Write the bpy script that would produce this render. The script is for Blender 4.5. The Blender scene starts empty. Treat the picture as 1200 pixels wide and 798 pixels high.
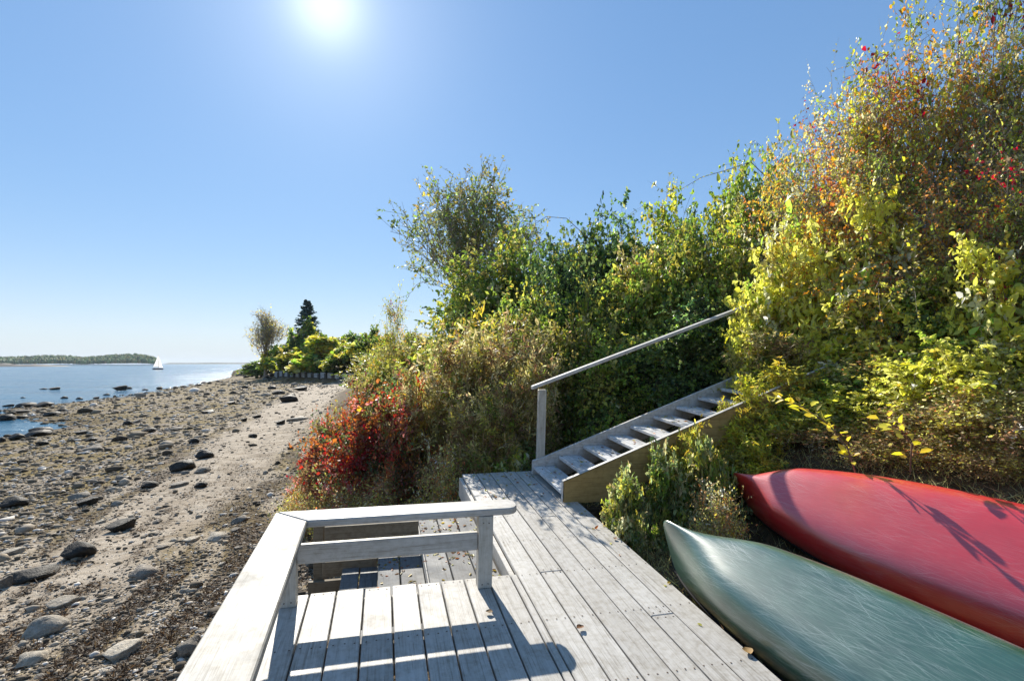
import bpy, bmesh, math, random
import numpy as np
from mathutils import Matrix, Vector, Euler

random.seed(7)
SC = bpy.context.scene
COL = SC.collection
PI = math.pi

# ------------------------------------------------------------------ helpers
def arr(*v): return np.array(v, dtype=float)

def tag(o, label=None, cat=None, group=None, kind=None):
    if label: o['label'] = label
    if cat: o['category'] = cat
    if group: o['group'] = group
    if kind: o['kind'] = kind
    return o

def empty(name, loc=(0, 0, 0), rz=0.0, scale=(1, 1, 1), size=.2):
    o = bpy.data.objects.new(name, None)
    o.empty_display_size = size
    o.location = loc; o.rotation_euler = (0, 0, rz); o.scale = scale
    COL.objects.link(o)
    return o

def mesh_np(name, V, F, mats, parent=None, cols=None, smooth=False, matidx=None, link=True):
    """V (n,3); F list of int arrays (m,k); one mesh object"""
    me = bpy.data.meshes.new(name)
    V = np.ascontiguousarray(V, dtype=np.float32)
    me.vertices.add(len(V)); me.vertices.foreach_set('co', V.ravel())
    loops = np.concatenate([f.ravel() for f in F]).astype(np.int32)
    tot = np.concatenate([np.full(len(f), f.shape[1], np.int32) for f in F])
    start = np.concatenate([[0], np.cumsum(tot)[:-1]]).astype(np.int32)
    me.loops.add(len(loops)); me.loops.foreach_set('vertex_index', loops)
    me.polygons.add(len(tot)); me.polygons.foreach_set('loop_start', start)
    if smooth: me.polygons.foreach_set('use_smooth', np.ones(len(tot), bool))
    if matidx is not None: me.polygons.foreach_set('material_index', np.asarray(matidx, np.int32))
    me.update(calc_edges=True)
    if cols is not None:
        a = me.color_attributes.new('Col', 'FLOAT_COLOR', 'POINT')
        c = np.ones((len(V), 4), np.float32); c[:, :cols.shape[1]] = cols
        a.data.foreach_set('color', c.ravel())
    for m in (mats if isinstance(mats, (list, tuple)) else [mats]): me.materials.append(m)
    o = bpy.data.objects.new(name, me)
    if link: COL.objects.link(o)
    if parent: o.parent = parent
    return o

class MB:
    """collects boxes / prisms and links them as ONE mesh"""
    def __init__(s): s.bm = bmesh.new()
    def box(s, x0, x1, y0, y1, z0, z1, mi=0):
        vs = [s.bm.verts.new(p) for p in ((x0,y0,z0),(x1,y0,z0),(x1,y1,z0),(x0,y1,z0),(x0,y0,z1),(x1,y0,z1),(x1,y1,z1),(x0,y1,z1))]
        for f in ((0,3,2,1),(4,5,6,7),(0,1,5,4),(1,2,6,5),(2,3,7,6),(3,0,4,7)):
            fc = s.bm.faces.new([vs[i] for i in f]); fc.material_index = mi
        return s
    def prism(s, poly, axis, a, b, mi=0):
        """poly in the two other axes, extruded along axis from a to b"""
        def P(p, h):
            return {'z': (p[0], p[1], h), 'y': (p[0], h, p[1]), 'x': (h, p[0], p[1])}[axis]
        A = [s.bm.verts.new(P(p, a)) for p in poly]; B = [s.bm.verts.new(P(p, b)) for p in poly]
        n = len(poly)
        fs = [s.bm.faces.new(A), s.bm.faces.new(B[::-1])]
        for i in range(n): fs.append(s.bm.faces.new((A[i], B[i], B[(i+1) % n], A[(i+1) % n])))
        for f in fs: f.material_index = mi
        bmesh.ops.recalc_face_normals(s.bm, faces=fs)
        return s
    def disc(s, x, y, z, r, mi=0, n=6):
        vs = [s.bm.verts.new((x+r*math.cos(2*PI*i/n), y+r*math.sin(2*PI*i/n), z)) for i in range(n)]
        f = s.bm.faces.new(vs); f.material_index = mi
        return s
    def build(s, name, mats, parent=None, bevel=0.004, jitter=0.0):
        if bevel:
            ed = [e for e in s.bm.edges if len(e.link_faces) == 2]
            bmesh.ops.bevel(s.bm, geom=ed, offset=bevel, segments=1, affect='EDGES', clamp_overlap=True)
        me = bpy.data.meshes.new(name); s.bm.to_mesh(me); s.bm.free()
        for m in (mats if isinstance(mats, (list, tuple)) else [mats]): me.materials.append(m)
        o = bpy.data.objects.new(name, me); COL.objects.link(o)
        if parent: o.parent = parent
        return o

def unit(a): return a / np.maximum(np.linalg.norm(a, axis=-1, keepdims=True), 1e-9)

# numpy value noise
def _h(ix, iy, s):
    n = (ix.astype(np.int64) * 374761393 + iy.astype(np.int64) * 668265263 + s * 974634777) & 0x7fffffff
    n = ((n ^ (n >> 13)) * 1274126177) & 0x7fffffff
    return ((n ^ (n >> 16)) & 0xffff) / 65535.0
def vnoise(x, y, s=0):
    ix = np.floor(x); iy = np.floor(y); fx = x-ix; fy = y-iy
    fx = fx*fx*(3-2*fx); fy = fy*fy*(3-2*fy)
    a = _h(ix, iy, s); b = _h(ix+1, iy, s); c = _h(ix, iy+1, s); d = _h(ix+1, iy+1, s)
    return (a*(1-fx)+b*fx)*(1-fy)+(c*(1-fx)+d*fx)*fy
def fbm(x, y, s=0, o=4):
    v = 0; a = .5
    for i in range(o):
        v = v + a*vnoise(x, y, s+i); x = x*2.03; y = y*2.03; a *= .5
    return v / (1 - .5**o)
def sstep(a, b, x):
    t = np.clip((x-a)/(b-a), 0, 1); return t*t*(3-2*t)

# ------------------------------------------------------------------ materials
class NT:
    def __init__(s, name):
        s.m = bpy.data.materials.new(name); s.m.use_nodes = True
        s.t = s.m.node_tree; s.t.nodes.clear()
        s.out = s.n('ShaderNodeOutputMaterial')
    def n(s, typ, **kw):
        nd = s.t.nodes.new(typ)
        for k, v in kw.items():
            if k.startswith('i_'):
                key = k[2:]
                key = int(key) if key.isdigit() else key.replace('_', ' ')
                nd.inputs[key].default_value = v
            else: setattr(nd, k, v)
        return nd
    def l(s, a, b): s.t.links.new(a, b)
    def ramp(s, fac, stops, interp='LINEAR'):
        r = s.n('ShaderNodeValToRGB'); r.color_ramp.interpolation = interp
        e = r.color_ramp.elements
        while len(e) < len(stops): e.new(.5)
        for el, (p, c) in zip(e, stops):
            el.position = p; el.color = (*c, 1) if len(c) == 3 else c
        s.l(fac, r.inputs[0]); return r.outputs[0]
    def mix(s, fac, a, b, typ='MIX'):
        m = s.n('ShaderNodeMix', data_type='RGBA', blend_type=typ)
        for inp, v in ((m.inputs[0], fac), (m.inputs[6], a), (m.inputs[7], b)):
            if hasattr(v, 'is_linked') or isinstance(v, bpy.types.NodeSocket): s.l(v, inp)
            elif isinstance(v, (int, float)): inp.default_value = v
            else: inp.default_value = (*v, 1)
        return m.outputs[2]
    def math(s, op, a, b=None, clamp=False):
        m = s.n('ShaderNodeMath', operation=op, use_clamp=clamp)
        for i, v in enumerate((a, b)):
            if v is None: continue
            if isinstance(v, bpy.types.NodeSocket): s.l(v, m.inputs[i])
            else: m.inputs[i].default_value = v
        return m.outputs[0]
    def coords(s, scale=(1, 1, 1), kind='Object', rot=(0, 0, 0)):
        tc = s.n('ShaderNodeTexCoord'); mp = s.n('ShaderNodeMapping')
        mp.inputs['Scale'].default_value = scale; mp.inputs['Rotation'].default_value = rot
        s.l(tc.outputs[kind], mp.inputs[0]); return mp.outputs[0]
    def noise(s, vec, scale, detail=4, rough=.55, dist=0.):
        n = s.n('ShaderNodeTexNoise'); n.inputs['Scale'].default_value = scale
        n.inputs['Detail'].default_value = detail; n.inputs['Roughness'].default_value = rough
        n.inputs['Distortion'].default_value = dist
        s.l(vec, n.inputs['Vector']); return n.outputs['Fac']
    def bsdf(s, col, rough=.6, spec=.4, bump=None, bstr=.3, bdist=.01, **kw):
        b = s.n('ShaderNodeBsdfPrincipled')
        for inp, v in ((b.inputs['Base Color'], col), (b.inputs['Roughness'], rough), (b.inputs['Specular IOR Level'], spec)):
            if isinstance(v, bpy.types.NodeSocket): s.l(v, inp)
            elif isinstance(v, (int, float)): inp.default_value = v
            else: inp.default_value = (*v, 1)
        if bump is not None:
            bp = s.n('ShaderNodeBump'); bp.inputs['Strength'].default_value = bstr; bp.inputs['Distance'].default_value = bdist
            s.l(bump, bp.inputs['Height']); s.l(bp.outputs[0], b.inputs['Normal'])
        for k, v in kw.items(): b.inputs[k].default_value = v
        s.l(b.outputs[0], s.out.inputs[0]); return b
    def rnd(s):
        g = s.n('ShaderNodeNewGeometry'); return g.outputs['Random Per Island']

def wood_mat(name, base, worn, grain_axis='y', wear=.5, dirt=.5, rough=.55, tint=None):
    t = NT(name)
    r = t.rnd()
    sc = {'x': (1.2, 34, 34), 'y': (34, 1.2, 34), 'z': (34, 34, 1.2)}[grain_axis]
    tc = t.n('ShaderNodeTexCoord'); off = t.n('ShaderNodeVectorMath', operation='MULTIPLY_ADD')
    cmb = t.n('ShaderNodeCombineXYZ')
    for i in range(3): t.l(t.math('MULTIPLY', r, (3.1, 17.0, 5.3)[i]), cmb.inputs[i])
    t.l(tc.outputs['Object'], off.inputs[0]); off.inputs[1].default_value = (1, 1, 1); t.l(cmb.outputs[0], off.inputs[2])
    mp = t.n('ShaderNodeMapping'); mp.inputs['Scale'].default_value = sc; t.l(off.outputs[0], mp.inputs[0])
    g = t.noise(mp.outputs[0], 1.0, 6, .65, .6)
    g2 = t.noise(mp.outputs[0], 3.2, 3, .6)
    d = t.noise(off.outputs[0], 3.3, 5, .62)
    d2 = t.noise(off.outputs[0], 19, 6, .7)
    grain = t.ramp(g, [(.30, (0, 0, 0)), (.62, (1, 1, 1))])
    wearm = t.math('MULTIPLY', t.ramp(g2, [(.50, (0, 0, 0)), (.66, (1, 1, 1))]), t.ramp(d, [(.42, (0, 0, 0)), (.68, (1, 1, 1))]))
    c = t.mix(t.math('MULTIPLY', wearm, wear), base, worn)
    gr = t.mix(grain, (.80, .79, .77), (1, 1, 1)); c = t.mix(.8, c, gr, 'MULTIPLY')
    dm = t.ramp(d2, [(.28, (.55, .50, .42)), (.55, (1, 1, 1))]); c = t.mix(dirt, c, dm, 'MULTIPLY')
    bl = t.ramp(t.noise(off.outputs[0], 1.6, 5, .7), [(.3, (.84, .82, .79)), (.6, (1, 1, 1))]); c = t.mix(dirt, c, bl, 'MULTIPLY')
    mp3 = t.n('ShaderNodeMapping'); mp3.inputs['Scale'].default_value = tuple(k*(2.4 if k > 5 else 1.8) for k in sc); t.l(off.outputs[0], mp3.inputs[0])
    fl = t.ramp(t.noise(mp3.outputs[0], 1.0, 5, .7, .3), [(.34, (.52, .49, .44)), (.47, (1, 1, 1))]); c = t.mix(.75, c, fl, 'MULTIPLY')
    v = t.ramp(r, [(0, (.84, .83, .82)), (.5, (.95, .94, .93)), (1, (1, 1, 1))]); c = t.mix(1.0, c, v, 'MULTIPLY')
    hgt = t.math('ADD', t.math('MULTIPLY', g, .7), t.math('MULTIPLY', g2, .5))
    t.bsdf(c, t.ramp(d, [(.3, (rough+.15,)*3), (.7, (rough-.1,)*3)]), .35, hgt, .35, .004)
    return t.m

M = {}
M['paint'] = wood_mat('white_deck_paint', (.545, .53, .50), (.27, .245, .21), 'y', .75, .65)
M['paint_x'] = wood_mat('white_paint_cross', (.55, .535, .505), (.40, .36, .31), 'x', .55, .5)
M['paint_cap'] = wood_mat('white_cap_paint', (.41, .395, .36), (.17, .15, .115), 'y', 1.0, .8)
M['paint_z'] = wood_mat('white_post_paint', (.56, .54, .49), (.46, .40, .28), 'z', .5, .5)
M['raw'] = wood_mat('weathered_bare_timber', (.235, .195, .14), (.13, .10, .07), 'x', .6, .8, .7)
M['raw_fresh'] = wood_mat('pressure_treated_timber', (.46, .31, .12), (.30, .18, .07), 'x', .8, .6, .6)
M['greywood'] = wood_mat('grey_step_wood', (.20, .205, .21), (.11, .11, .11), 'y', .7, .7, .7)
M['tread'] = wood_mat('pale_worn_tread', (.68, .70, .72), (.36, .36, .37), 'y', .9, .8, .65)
M['rail'] = wood_mat('grey_handrail_wood', (.60, .59, .57), (.34, .32, .29), 'x', .8, .8, .65)
t = NT('rusty_nail'); t.bsdf((.07, .04, .025), .6, .4); M['nail'] = t.m
t = NT('dark_timber'); t.bsdf((.07, .06, .05), .8, .2); M['darkwood'] = t.m

def leaf_mat(name, trans=.38, rough=.45, spec=.35):
    t = NT(name)
    a = t.n('ShaderNodeAttribute', attribute_name='Col')
    b = t.n('ShaderNodeBsdfPrincipled'); b.inputs['Roughness'].default_value = rough; b.inputs['Specular IOR Level'].default_value = spec
    t.l(a.outputs['Color'], b.inputs['Base Color'])
    tr = t.n('ShaderNodeBsdfTranslucent')
    g = t.n('ShaderNodeHueSaturation'); g.inputs['Saturation'].default_value = 1.12; g.inputs['Value'].default_value = 1.25
    t.l(a.outputs['Color'], g.inputs['Color']); t.l(g.outputs[0], tr.inputs['Color'])
    mx = t.n('ShaderNodeMixShader'); mx.inputs[0].default_value = trans
    t.l(b.outputs[0], mx.inputs[1]); t.l(tr.outputs[0], mx.inputs[2]); t.l(mx.outputs[0], t.out.inputs[0])
    return t.m
M['leaf'] = leaf_mat('autumn_leaf', .58, .42, .5)
M['needle'] = leaf_mat('needle', .3, .6, .25)
def bark_mat(name, c0, c1):
    t = NT(name); v = t.coords((6, 6, 2)); n = t.noise(v, 4, 4)
    t.bsdf(t.ramp(n, [(.3, c0), (.7, c1)]), .85, .2, n, .4, .01); return t.m
M['twig'] = bark_mat('brown_twig', (.10, .07, .05), (.24, .18, .13))
M['twig_grey'] = bark_mat('grey_twig', (.20, .17, .145), (.42, .36, .31))
M['straw'] = bark_mat('straw_stem', (.24, .175, .10), (.48, .37, .22))

# ------------------------------------------------------------------ frame of the deck (it tips gently towards the water)
D1 = unit(arr(-151, 600, 38)); D2 = arr(2330, 600, -21); D2 = unit(D2 - D1*(D1 @ D2)); D3 = np.cross(D2, D1)
ORG = arr(.03125, 3.75, .009375)
DM = Matrix([[D2[0], D1[0], D3[0], ORG[0]], [D2[1], D1[1], D3[1], ORG[1]], [D2[2], D1[2], D3[2], ORG[2]], [0, 0, 0, 1]])
def to_deck(x, y):
    q0 = x-ORG[0]; q1 = y-ORG[1]
    return q0*D2[0]+q1*D2[1], q0*D1[0]+q1*D1[1]

# ------------------------------------------------------------------ terrain
TOE = arr([1.0, -14], [-.2, -2], [-1.1, 1.5], [-1.75, 4], [-2.6, 8], [-4.4, 12.5], [-8.3, 23], [-16, 47], [-24, 82], [-52, 112], [-80, 150], [-98, 178], [-60, 400], [0, 1500])
WAT = arr([-22, -60], [-26, 0], [-30.5, 31], [-31, 35], [-43, 41.5], [-50, 49], [-50, 60], [-64, 99], [-96, 182], [-101, 190], [-64, 400], [-4, 1500])
SEA = -2.75
def poly_dist(P, x, y):
    best = np.full(x.shape, 1e18); sg = np.zeros(x.shape); al = np.zeros(x.shape); acc = 0
    for a, b in zip(P[:-1], P[1:]):
        d = b-a; L2 = d @ d; L = math.sqrt(L2)
        t = np.clip(((x-a[0])*d[0]+(y-a[1])*d[1])/L2, 0, 1)
        ex = x-a[0]-d[0]*t; ey = y-a[1]-d[1]*t; q = ex*ex+ey*ey
        m = q < best
        best = np.where(m, q, best); sg = np.where(m, np.sign(-(d[0]*ey-d[1]*ex)), sg); al = np.where(m, acc+t*L, al); acc += L
    return np.sqrt(best), sg, al
def terrain(x, y):
    x = np.asarray(x, float); y = np.asarray(y, float)
    dT, sT, al = poly_dist(TOE, x, y); dW, sW, _ = poly_dist(WAT, x, y)
    di = dT*sT                                    # + inland
    tt = np.clip(dT/(dT+dW+1e-6), 0, 1)
    r = np.hypot(x, y)
    zb = -1.2-.55*sstep(45, 80, y)*(1-tt) - 1.6*tt**.85
    # berms and hummocks along the shore
    k = sstep(.2, 1.5, dT)
    zb = zb + k*(.16*(fbm(al*.22, dT*.9, 3)-.5)+.10*(fbm(x*1.1, y*1.1, 5)-.5)) + k*.5*(fbm(x*.09, y*.09, 8, 3)-.5)*np.clip(tt*2.2, 0, 1)*(1-tt)
    zs = SEA - .05 - .035*dW; zs = np.maximum(zs, -7)
    zb = np.where(sW < 0, zs, zb)
    zi = -1.2 + np.where(di < 1.5, .27*di, .405+.42*(di-1.5)); zi = np.where(di > 13, .405+.42*11.5-1.2+.04*(di-13), zi); zi = np.minimum(zi, 6)
    # the point far down the shore is low
    zi = np.where(y > 60, np.minimum(zi, -1.2+.9*sstep(0, 2, di)+1.6*sstep(2, 14, di)), zi)
    zi = zi + .18*(fbm(x*.8, y*.8, 11)-.5)*sstep(.2, 2, di)
    q = (x-2.62)*.865+(y-5.48)*.504          # the canoes lie in a hollow cut into the bank
    zc = -.20-.14*sstep(-2.0, -1.0, q)+np.minimum(1.15*np.maximum(0, q+.5), .72+.55*np.maximum(0, q-.13))+.1*(fbm(x*2, y*2, 14)-.5)
    zi = np.where((y < 8) & (x > .3), np.minimum(zi, zc), zi)
    z = np.where(di > 0, zi, zb)
    return z
def gz(x, y): return float(terrain(np.array([x]), np.array([y]))[0])
CAMZ = 1.55
def px(p, q, Y, ):                                 # point of the photograph at depth Y
    return ((p-600)*Y/600, Y, CAMZ+(426-q)*Y/600)
_YS = 1.5*(400/1.5)**(np.arange(500)/499.)
def ray_ground(p, q):
    X = (p-600)*_YS/600; Z = CAMZ+(426-q)*_YS/600; T = terrain(X, _YS)
    i = int(np.argmax(Z <= T)); i = i if Z[i] <= T[i] else 499
    return float(X[i]), float(_YS[i]), float(T[i])

def build_ground():
    fine = np.radians(np.arange(-58, 58.01, .23)); coarse = np.radians(np.arange(64, 300, 6.0))
    ang = np.concatenate([fine, coarse]); n = len(ang)
    rad = .4*(4500/.4)**(np.arange(430)/429.)
    A, Rr = np.meshgrid(ang, rad)
    x = Rr*np.sin(A); y = Rr*np.cos(A)
    z = terrain(x, y)
    dT, sT, al = poly_dist(TOE, x, y); dW, sW, _ = poly_dist(WAT, x, y); di = dT*sT
    SAND = arr([-5.2, -2], [-6.0, 4], [-6.6, 7.9], [-7.0, 10.9], [-9.8, 19], [-12.0, 26], [-18.4, 46], [-30, 85])
    dS, _, _ = poly_dist(SAND, x, y)
    w = 1.15+.035*y
    sand = sstep(1.35, .6, (dS + 1.5*(fbm(al*.5, dT*1.4, 21)-.5))/np.maximum(w, .9))
    near = sstep(0, .8, dT)*(sT < 0)*(dS > 0)
    wr = fbm(al*.55, dT*2.6, 31, 5)
    shore = sstep(.49, .60, wr)*sstep(7, 4.2, dT)*(sT < 0)*sstep(60, 35, y)
    upper = (sT < 0)*sstep(7.5, 5, dT)*sstep(50, 30, y)      # finer gravel near the bank
    soil = sstep(-.5, .5, di + .9*(fbm(x*1.3, y*1.3, 41)-.5))
    cols = np.stack([np.maximum(sand, .75*upper*sstep(.62, .4, wr)), shore*(1-.8*sand), soil], -1)
    wet = sstep(6, 0, dW)*(sT < 0)*1.0
    V = np.stack([x, y, z], -1).reshape(-1, 3)
    i = np.arange(len(rad)-1)[:, None]*n; j = np.arange(n)[None, :]; j2 = (j+1) % n
    F = np.stack([i+j, i+j2, i+n+j2, i+n+j], -1).reshape(-1, 4)[:, ::-1]
    c4 = np.concatenate([cols, wet[..., None]], -1).reshape(-1, 4)
    t = NT('beach_and_bank')
    a = t.n('ShaderNodeAttribute', attribute_name='Col'); sp = t.n('ShaderNodeSeparateColor'); t.l(a.outputs['Color'], sp.inputs[0])
    sand_, wrack_, soil_, wet_ = sp.outputs[0], sp.outputs[1], sp.outputs[2], a.outputs['Alpha']
    v = t.coords()
    def vor(scale):
        vo = t.n('ShaderNodeTexVoronoi'); vo.inputs['Scale'].default_value = scale; vo.inputs['Randomness'].default_value = 1
        t.l(v, vo.inputs['Vector']); return vo
    v1, v2 = vor(9), vor(26)
    s1 = t.n('ShaderNodeSeparateColor'); t.l(v1.outputs['Color'], s1.inputs[0]); s2 = t.n('ShaderNodeSeparateColor'); t.l(v2.outputs['Color'], s2.inputs[0])
    stones = [(0, (.09, .07, .05)), (.3, (.23, .18, .125)), (.6, (.36, .295, .215)), (.85, (.52, .45, .37)), (1, (.72, .67, .58))]
    c1 = t.ramp(s1.outputs[0], stones); c2 = t.ramp(s2.outputs[1], stones)
    n1 = t.noise(v, 1.3, 5); n2 = t.noise(v, 7, 5); n3 = t.noise(v, 60, 3)
    sh = t.mix(t.ramp(n2, [(.4, (0,)*3), (.6, (1,)*3)]), c1, c2)
    gap = t.ramp(v2.outputs['Distance'], [(.25, (1, 1, 1)), (.7, (.35, .32, .28))]); sh = t.mix(.8, sh, gap, 'MULTIPLY')
    weed = t.ramp(t.noise(v, .55, 6, .65), [(.44, (0,)*3), (.56, (1,)*3)])
    sh = t.mix(t.math('MULTIPLY', weed, .85), sh, t.ramp(n2, [(.35, (.09, .065, .02)), (.65, (.30, .21, .06))]))
    sandc = t.ramp(n3, [(.25, (.29, .24, .18)), (.5, (.46, .39, .305)), (.75, (.60, .53, .43))])
    sandc = t.mix(t.math('MULTIPLY', t.ramp(v2.outputs['Distance'], [(.1, (1,)*3), (.3, (0,)*3)]), t.ramp(s2.outputs[2], [(.6, (0,)*3), (.7, (1,)*3)])), sandc, c2)
    sandc = t.mix(.8, sandc, t.ramp(n1, [(.3, (.62, .58, .53)), (.62, (1, 1, 1))]), 'MULTIPLY')
    sandc = t.mix(.7, sandc, t.ramp(t.noise(t.coords((.7, 2.2, 1), rot=(0, 0, .55)), 2.6, 6, .7), [(.36, (.45, .39, .32)), (.52, (1, 1, 1))]), 'MULTIPLY')
    sm = t.math('MULTIPLY', sand_, t.ramp(t.math('ADD', t.math('MULTIPLY', n2, .5), t.math('MULTIPLY', sand_, .6)), [(.42, (0,)*3), (.62, (1,)*3)]))
    c = t.mix(sm, sh, sandc)
    wrc = t.ramp(n3, [(.35, (.025, .017, .012)), (.6, (.085, .055, .035)), (.8, (.16, .115, .075))])
    wm = t.math('MULTIPLY', wrack_, t.ramp(t.math('ADD', n2, t.math('MULTIPLY', n3, .35)), [(.5, (0,)*3), (.78, (1,)*3)]))
    c = t.mix(wm, c, wrc)
    soilc = t.ramp(n2, [(.3, (.055, .04, .025)), (.6, (.14, .10, .06)), (.8, (.25, .19, .10))])
    c = t.mix(soil_, c, soilc)
    c = t.mix(wet_, c, t.mix(1.0, c, (.5, .47, .42), 'MULTIPLY'))
    h = t.math('ADD', t.math('MULTIPLY', t.math('SUBTRACT', 1.0, v1.outputs['Distance']), .6), t.math('MULTIPLY', t.math('SUBTRACT', 1.0, v2.outputs['Distance']), .35))
    h = t.math('ADD', t.math('MULTIPLY', h, t.math('SUBTRACT', 1.0, t.math('MULTIPLY', sm, .75))), t.math('MULTIPLY', n3, .35))
    h = t.math('ADD', h, t.math('MULTIPLY', n2, .5))
    t.bsdf(c, .9, .12, h, .9, .06)
    o = mesh_np('ground', V, [F], t.m, cols=c4, smooth=True); tag(o, kind='structure')
build_ground()

def build_sea():
    fine = np.radians(np.arange(-60, 60.1, 2.0)); rad = 8*(6000/8)**(np.arange(40)/39.)
    A, Rr = np.meshgrid(fine, rad); V = np.stack([Rr*np.sin(A), Rr*np.cos(A), np.full(A.shape, SEA)], -1).reshape(-1, 3)
    n = len(fine); i = np.arange(len(rad)-1)[:, None]*n; j = np.arange(n-1)[None, :]
    F = np.stack([i+j, i+j+1, i+n+j+1, i+n+j], -1).reshape(-1, 4)[:, ::-1]
    t = NT('sea_water')
    v = t.coords((1, 1.0, 1), rot=(0, 0, .5)); w1 = t.noise(v, .9, 5, .6); w2 = t.noise(t.coords((.05, .16, 1), rot=(0, 0, .35)), 1.0, 5, .6); w3 = t.noise(v, 5, 3)
    h = t.math('ADD', t.math('ADD', t.math('MULTIPLY', w1, 1.0), t.math('MULTIPLY', w2, 2.0)), t.math('MULTIPLY', w3, .2))
    t.bsdf(t.ramp(w2, [(.35, (.02, .09, .155)), (.65, (.035, .125, .195))]), t.ramp(w2, [(.35, (.10,)*3), (.65, (.22,)*3)]), .36, h, .6, .5, IOR=1.33)
    tag(mesh_np('sea', V, [F], t.m), kind='structure')
build_sea()

# ------------------------------------------------------------------ deck
deck = empty('wooden_deck'); deck.matrix_world = DM
tag(deck, 'weathered white plank deck with a low bench rail and a walkway to the stairs', 'deck')
rg = random.Random(3); nm_list = []
def nails(mb, u0, u1, v):
    for u in (u0+.03, u0+(u1-u0)*.5, u1-.03): nm_list.append((u+rg.uniform(-.006, .006), v+rg.uniform(-.006, .006), .0008, .0056, 1))
def plank(mb, u0, u1, v0, v1, dz=0.0):
    g = .0045
    mb.box(u0+g, u1-g, v0, v1, -.038, dz)
def nailed(nm, u0, u1, vs):
    for v in vs: nails(nm, u0, u1, v)
mb = MB(); nm = None
ub = [-1.625, -1.418, -1.248, -1.069, -.889, -.718, -.554, -.387, -.218, -.048, .006]
for a, b in zip(ub[:-1], ub[1:]):
    e = rg.uniform(-.008, .008)
    plank(mb, a, b, -4.6, e, rg.uniform(-.003, 0))
    if b-a > .1: nailed(nm, a, b, [e-.03, -.62, -1.22, -1.82])
for x_ in nm_list: mb.disc(*x_)
mb.build('decking', [M['paint'], M['nail']], deck, .005)
nm_list.clear()
mb = MB()
ws = [.006, .184, .36, .535, .695, .86, 1.06]
joints = {0: [-2.2], 1: [.0], 2: [-1.9], 3: [1.1, -1.4], 4: [-.71], 5: [-2.0]}
for k, (a, b) in enumerate(zip(ws[:-1], ws[1:])):
    cuts = [-4.6]+sorted(joints[k])+[2.732+rg.uniform(-.012, .012)]
    for c0, c1 in zip(cuts[:-1], cuts[1:]):
        plank(mb, a, b, c0+.003, c1-.003, rg.uniform(-.003, 0))
        nailed(nm, a, b, [c0+.03, c1-.03])
    nailed(nm, a, b, [-1.22+.6*i for i in range(7)])
for x_ in nm_list: mb.disc(*x_)
mb.build('walkway_decking', [M['paint'], M['nail']], deck, .005)
mb = MB()
mb.box(-.030, .010, -.03, 2.70, -.27, -.041)
mb.box(1.018, 1.056, -4.6, 2.69, -.24, -.041)
mb.box(.012, 1.016, 2.675, 2.712, -.26, -.041)
mb.box(-1.62, -.034, -.075, -.037, -.25, -.041)
mb.box(-1.62, -1.582, -4.6, -.08, -.27, -.041)
mb.build('fascia_board', M['paint_x'], deck)
mb = MB()
for v in (-3.0, -2.4, -1.8, -1.2, -.6): mb.box(-1.57, 1.0, v, v+.04, -.24, -.045)
for v in (.5, 1.1, 1.7, 2.3): mb.box(.02, 1.0, v, v+.04, -.24, -.045)
mb.build('joist', M['raw'], deck)
for (u, v) in ((-1.55, -.25), (-1.55, -2.4), (.5, 2.6), (.1, .6), (.9, 1.6), (.9, -.6)):
    MB().box(u, u+.09, v, v+.09, -1.5, -.245).build('support_post', M['raw'], deck)
# railing
def bolts(mb, u, v, w, n=2):
    for i in range(n): mb.disc(u+.03*(i*2-1)*.9, 0, w, .006)
for (u0, v0, tall) in ((-.314, -.161, 1), (-1.579, -.158, 1), (-1.585, -2.35, 1)):
    pm_ = MB().box(u0, u0+.098, v0, v0+.09, .0012, .503)
    for (bu, bw) in ((.028, .03), (.070, .032), (.03, .46), (.068, .458)):
        pm_.prism([(u0+bu+.006*math.cos(PI*k/3), bw+.006*math.sin(PI*k/3)) for k in range(6)], 'y', v0-.003, v0+.002, 1)
    pm_.build('rail_post', [M['paint_z'], M['nail']], deck, .0015)
MB().box(-1.479, -.316, -.135, -.097, .262, .388).build('mid_rail', M['paint_x'], deck, .005)
capb = [(-1.628, .042), (-1.412, -.157), (-.10, -.157), (-.062, -.142), (-.040, -.112), (-.032, -.07), (-.036, -.018), (-.055, .016), (-.095, .038), (-.14, .042)]
MB().prism(capb, 'z', .5045, .552).build('cap_rail', M['paint_x'], deck, .006)
capl = [(-1.6325, .040), (-1.416, -.1595), (-1.386, -1.69), (-1.36, -3.3), (-1.64, -3.3), (-1.636, -1.63)]
MB().prism(capl, 'z', .503, .5515).build('cap_rail', M['paint_cap'], deck, .006)

# wire loop and fallen leaves on the deck
def fallen_leaf(u, v, size, rz, label, col):
    P = DM @ Vector((u, v, .004))
    n = 9; V = []; F = []
    for i in range(n+1):
        s_ = i/n; wd = size*.42*math.sin(PI*min(1, s_*1.02))**.8
        for j in (-1, -.4, .4, 1):
            V.append(((s_-.5)*size, j*wd, .004+.22*size*abs(j)**1.6*math.sin(PI*s_)+.12*size*(s_-.5)**2*4 + random.uniform(0, .03)*size))
    for i in range(n):
        for j in range(3): F.append((i*4+j, i*4+j+1, i*4+j+5, i*4+j+4))
    t = NT('dry_leaf'); t.bsdf(t.mix(t.noise(t.coords((60,)*3), 1, 3), tuple(c*.5 for c in col), col), .7, .3)
    o = mesh_np('fallen_leaf', np.array(V), [np.array(F)], t.m, smooth=True)
    o.location = P; o.rotation_euler = (0, 0, rz); tag(o, label, 'leaf', 'fallen leaves on the deck')
fallen_leaf(.199, -.758, .055, .6, 'dry brown leaf alone on the walkway planks past the rail shadow', (.22, .09, .03))
fallen_leaf(1.035, -1.171, .07, 1.6, 'curled tan leaf at the walkway edge beside the green canoe', (.36, .22, .08))
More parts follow.
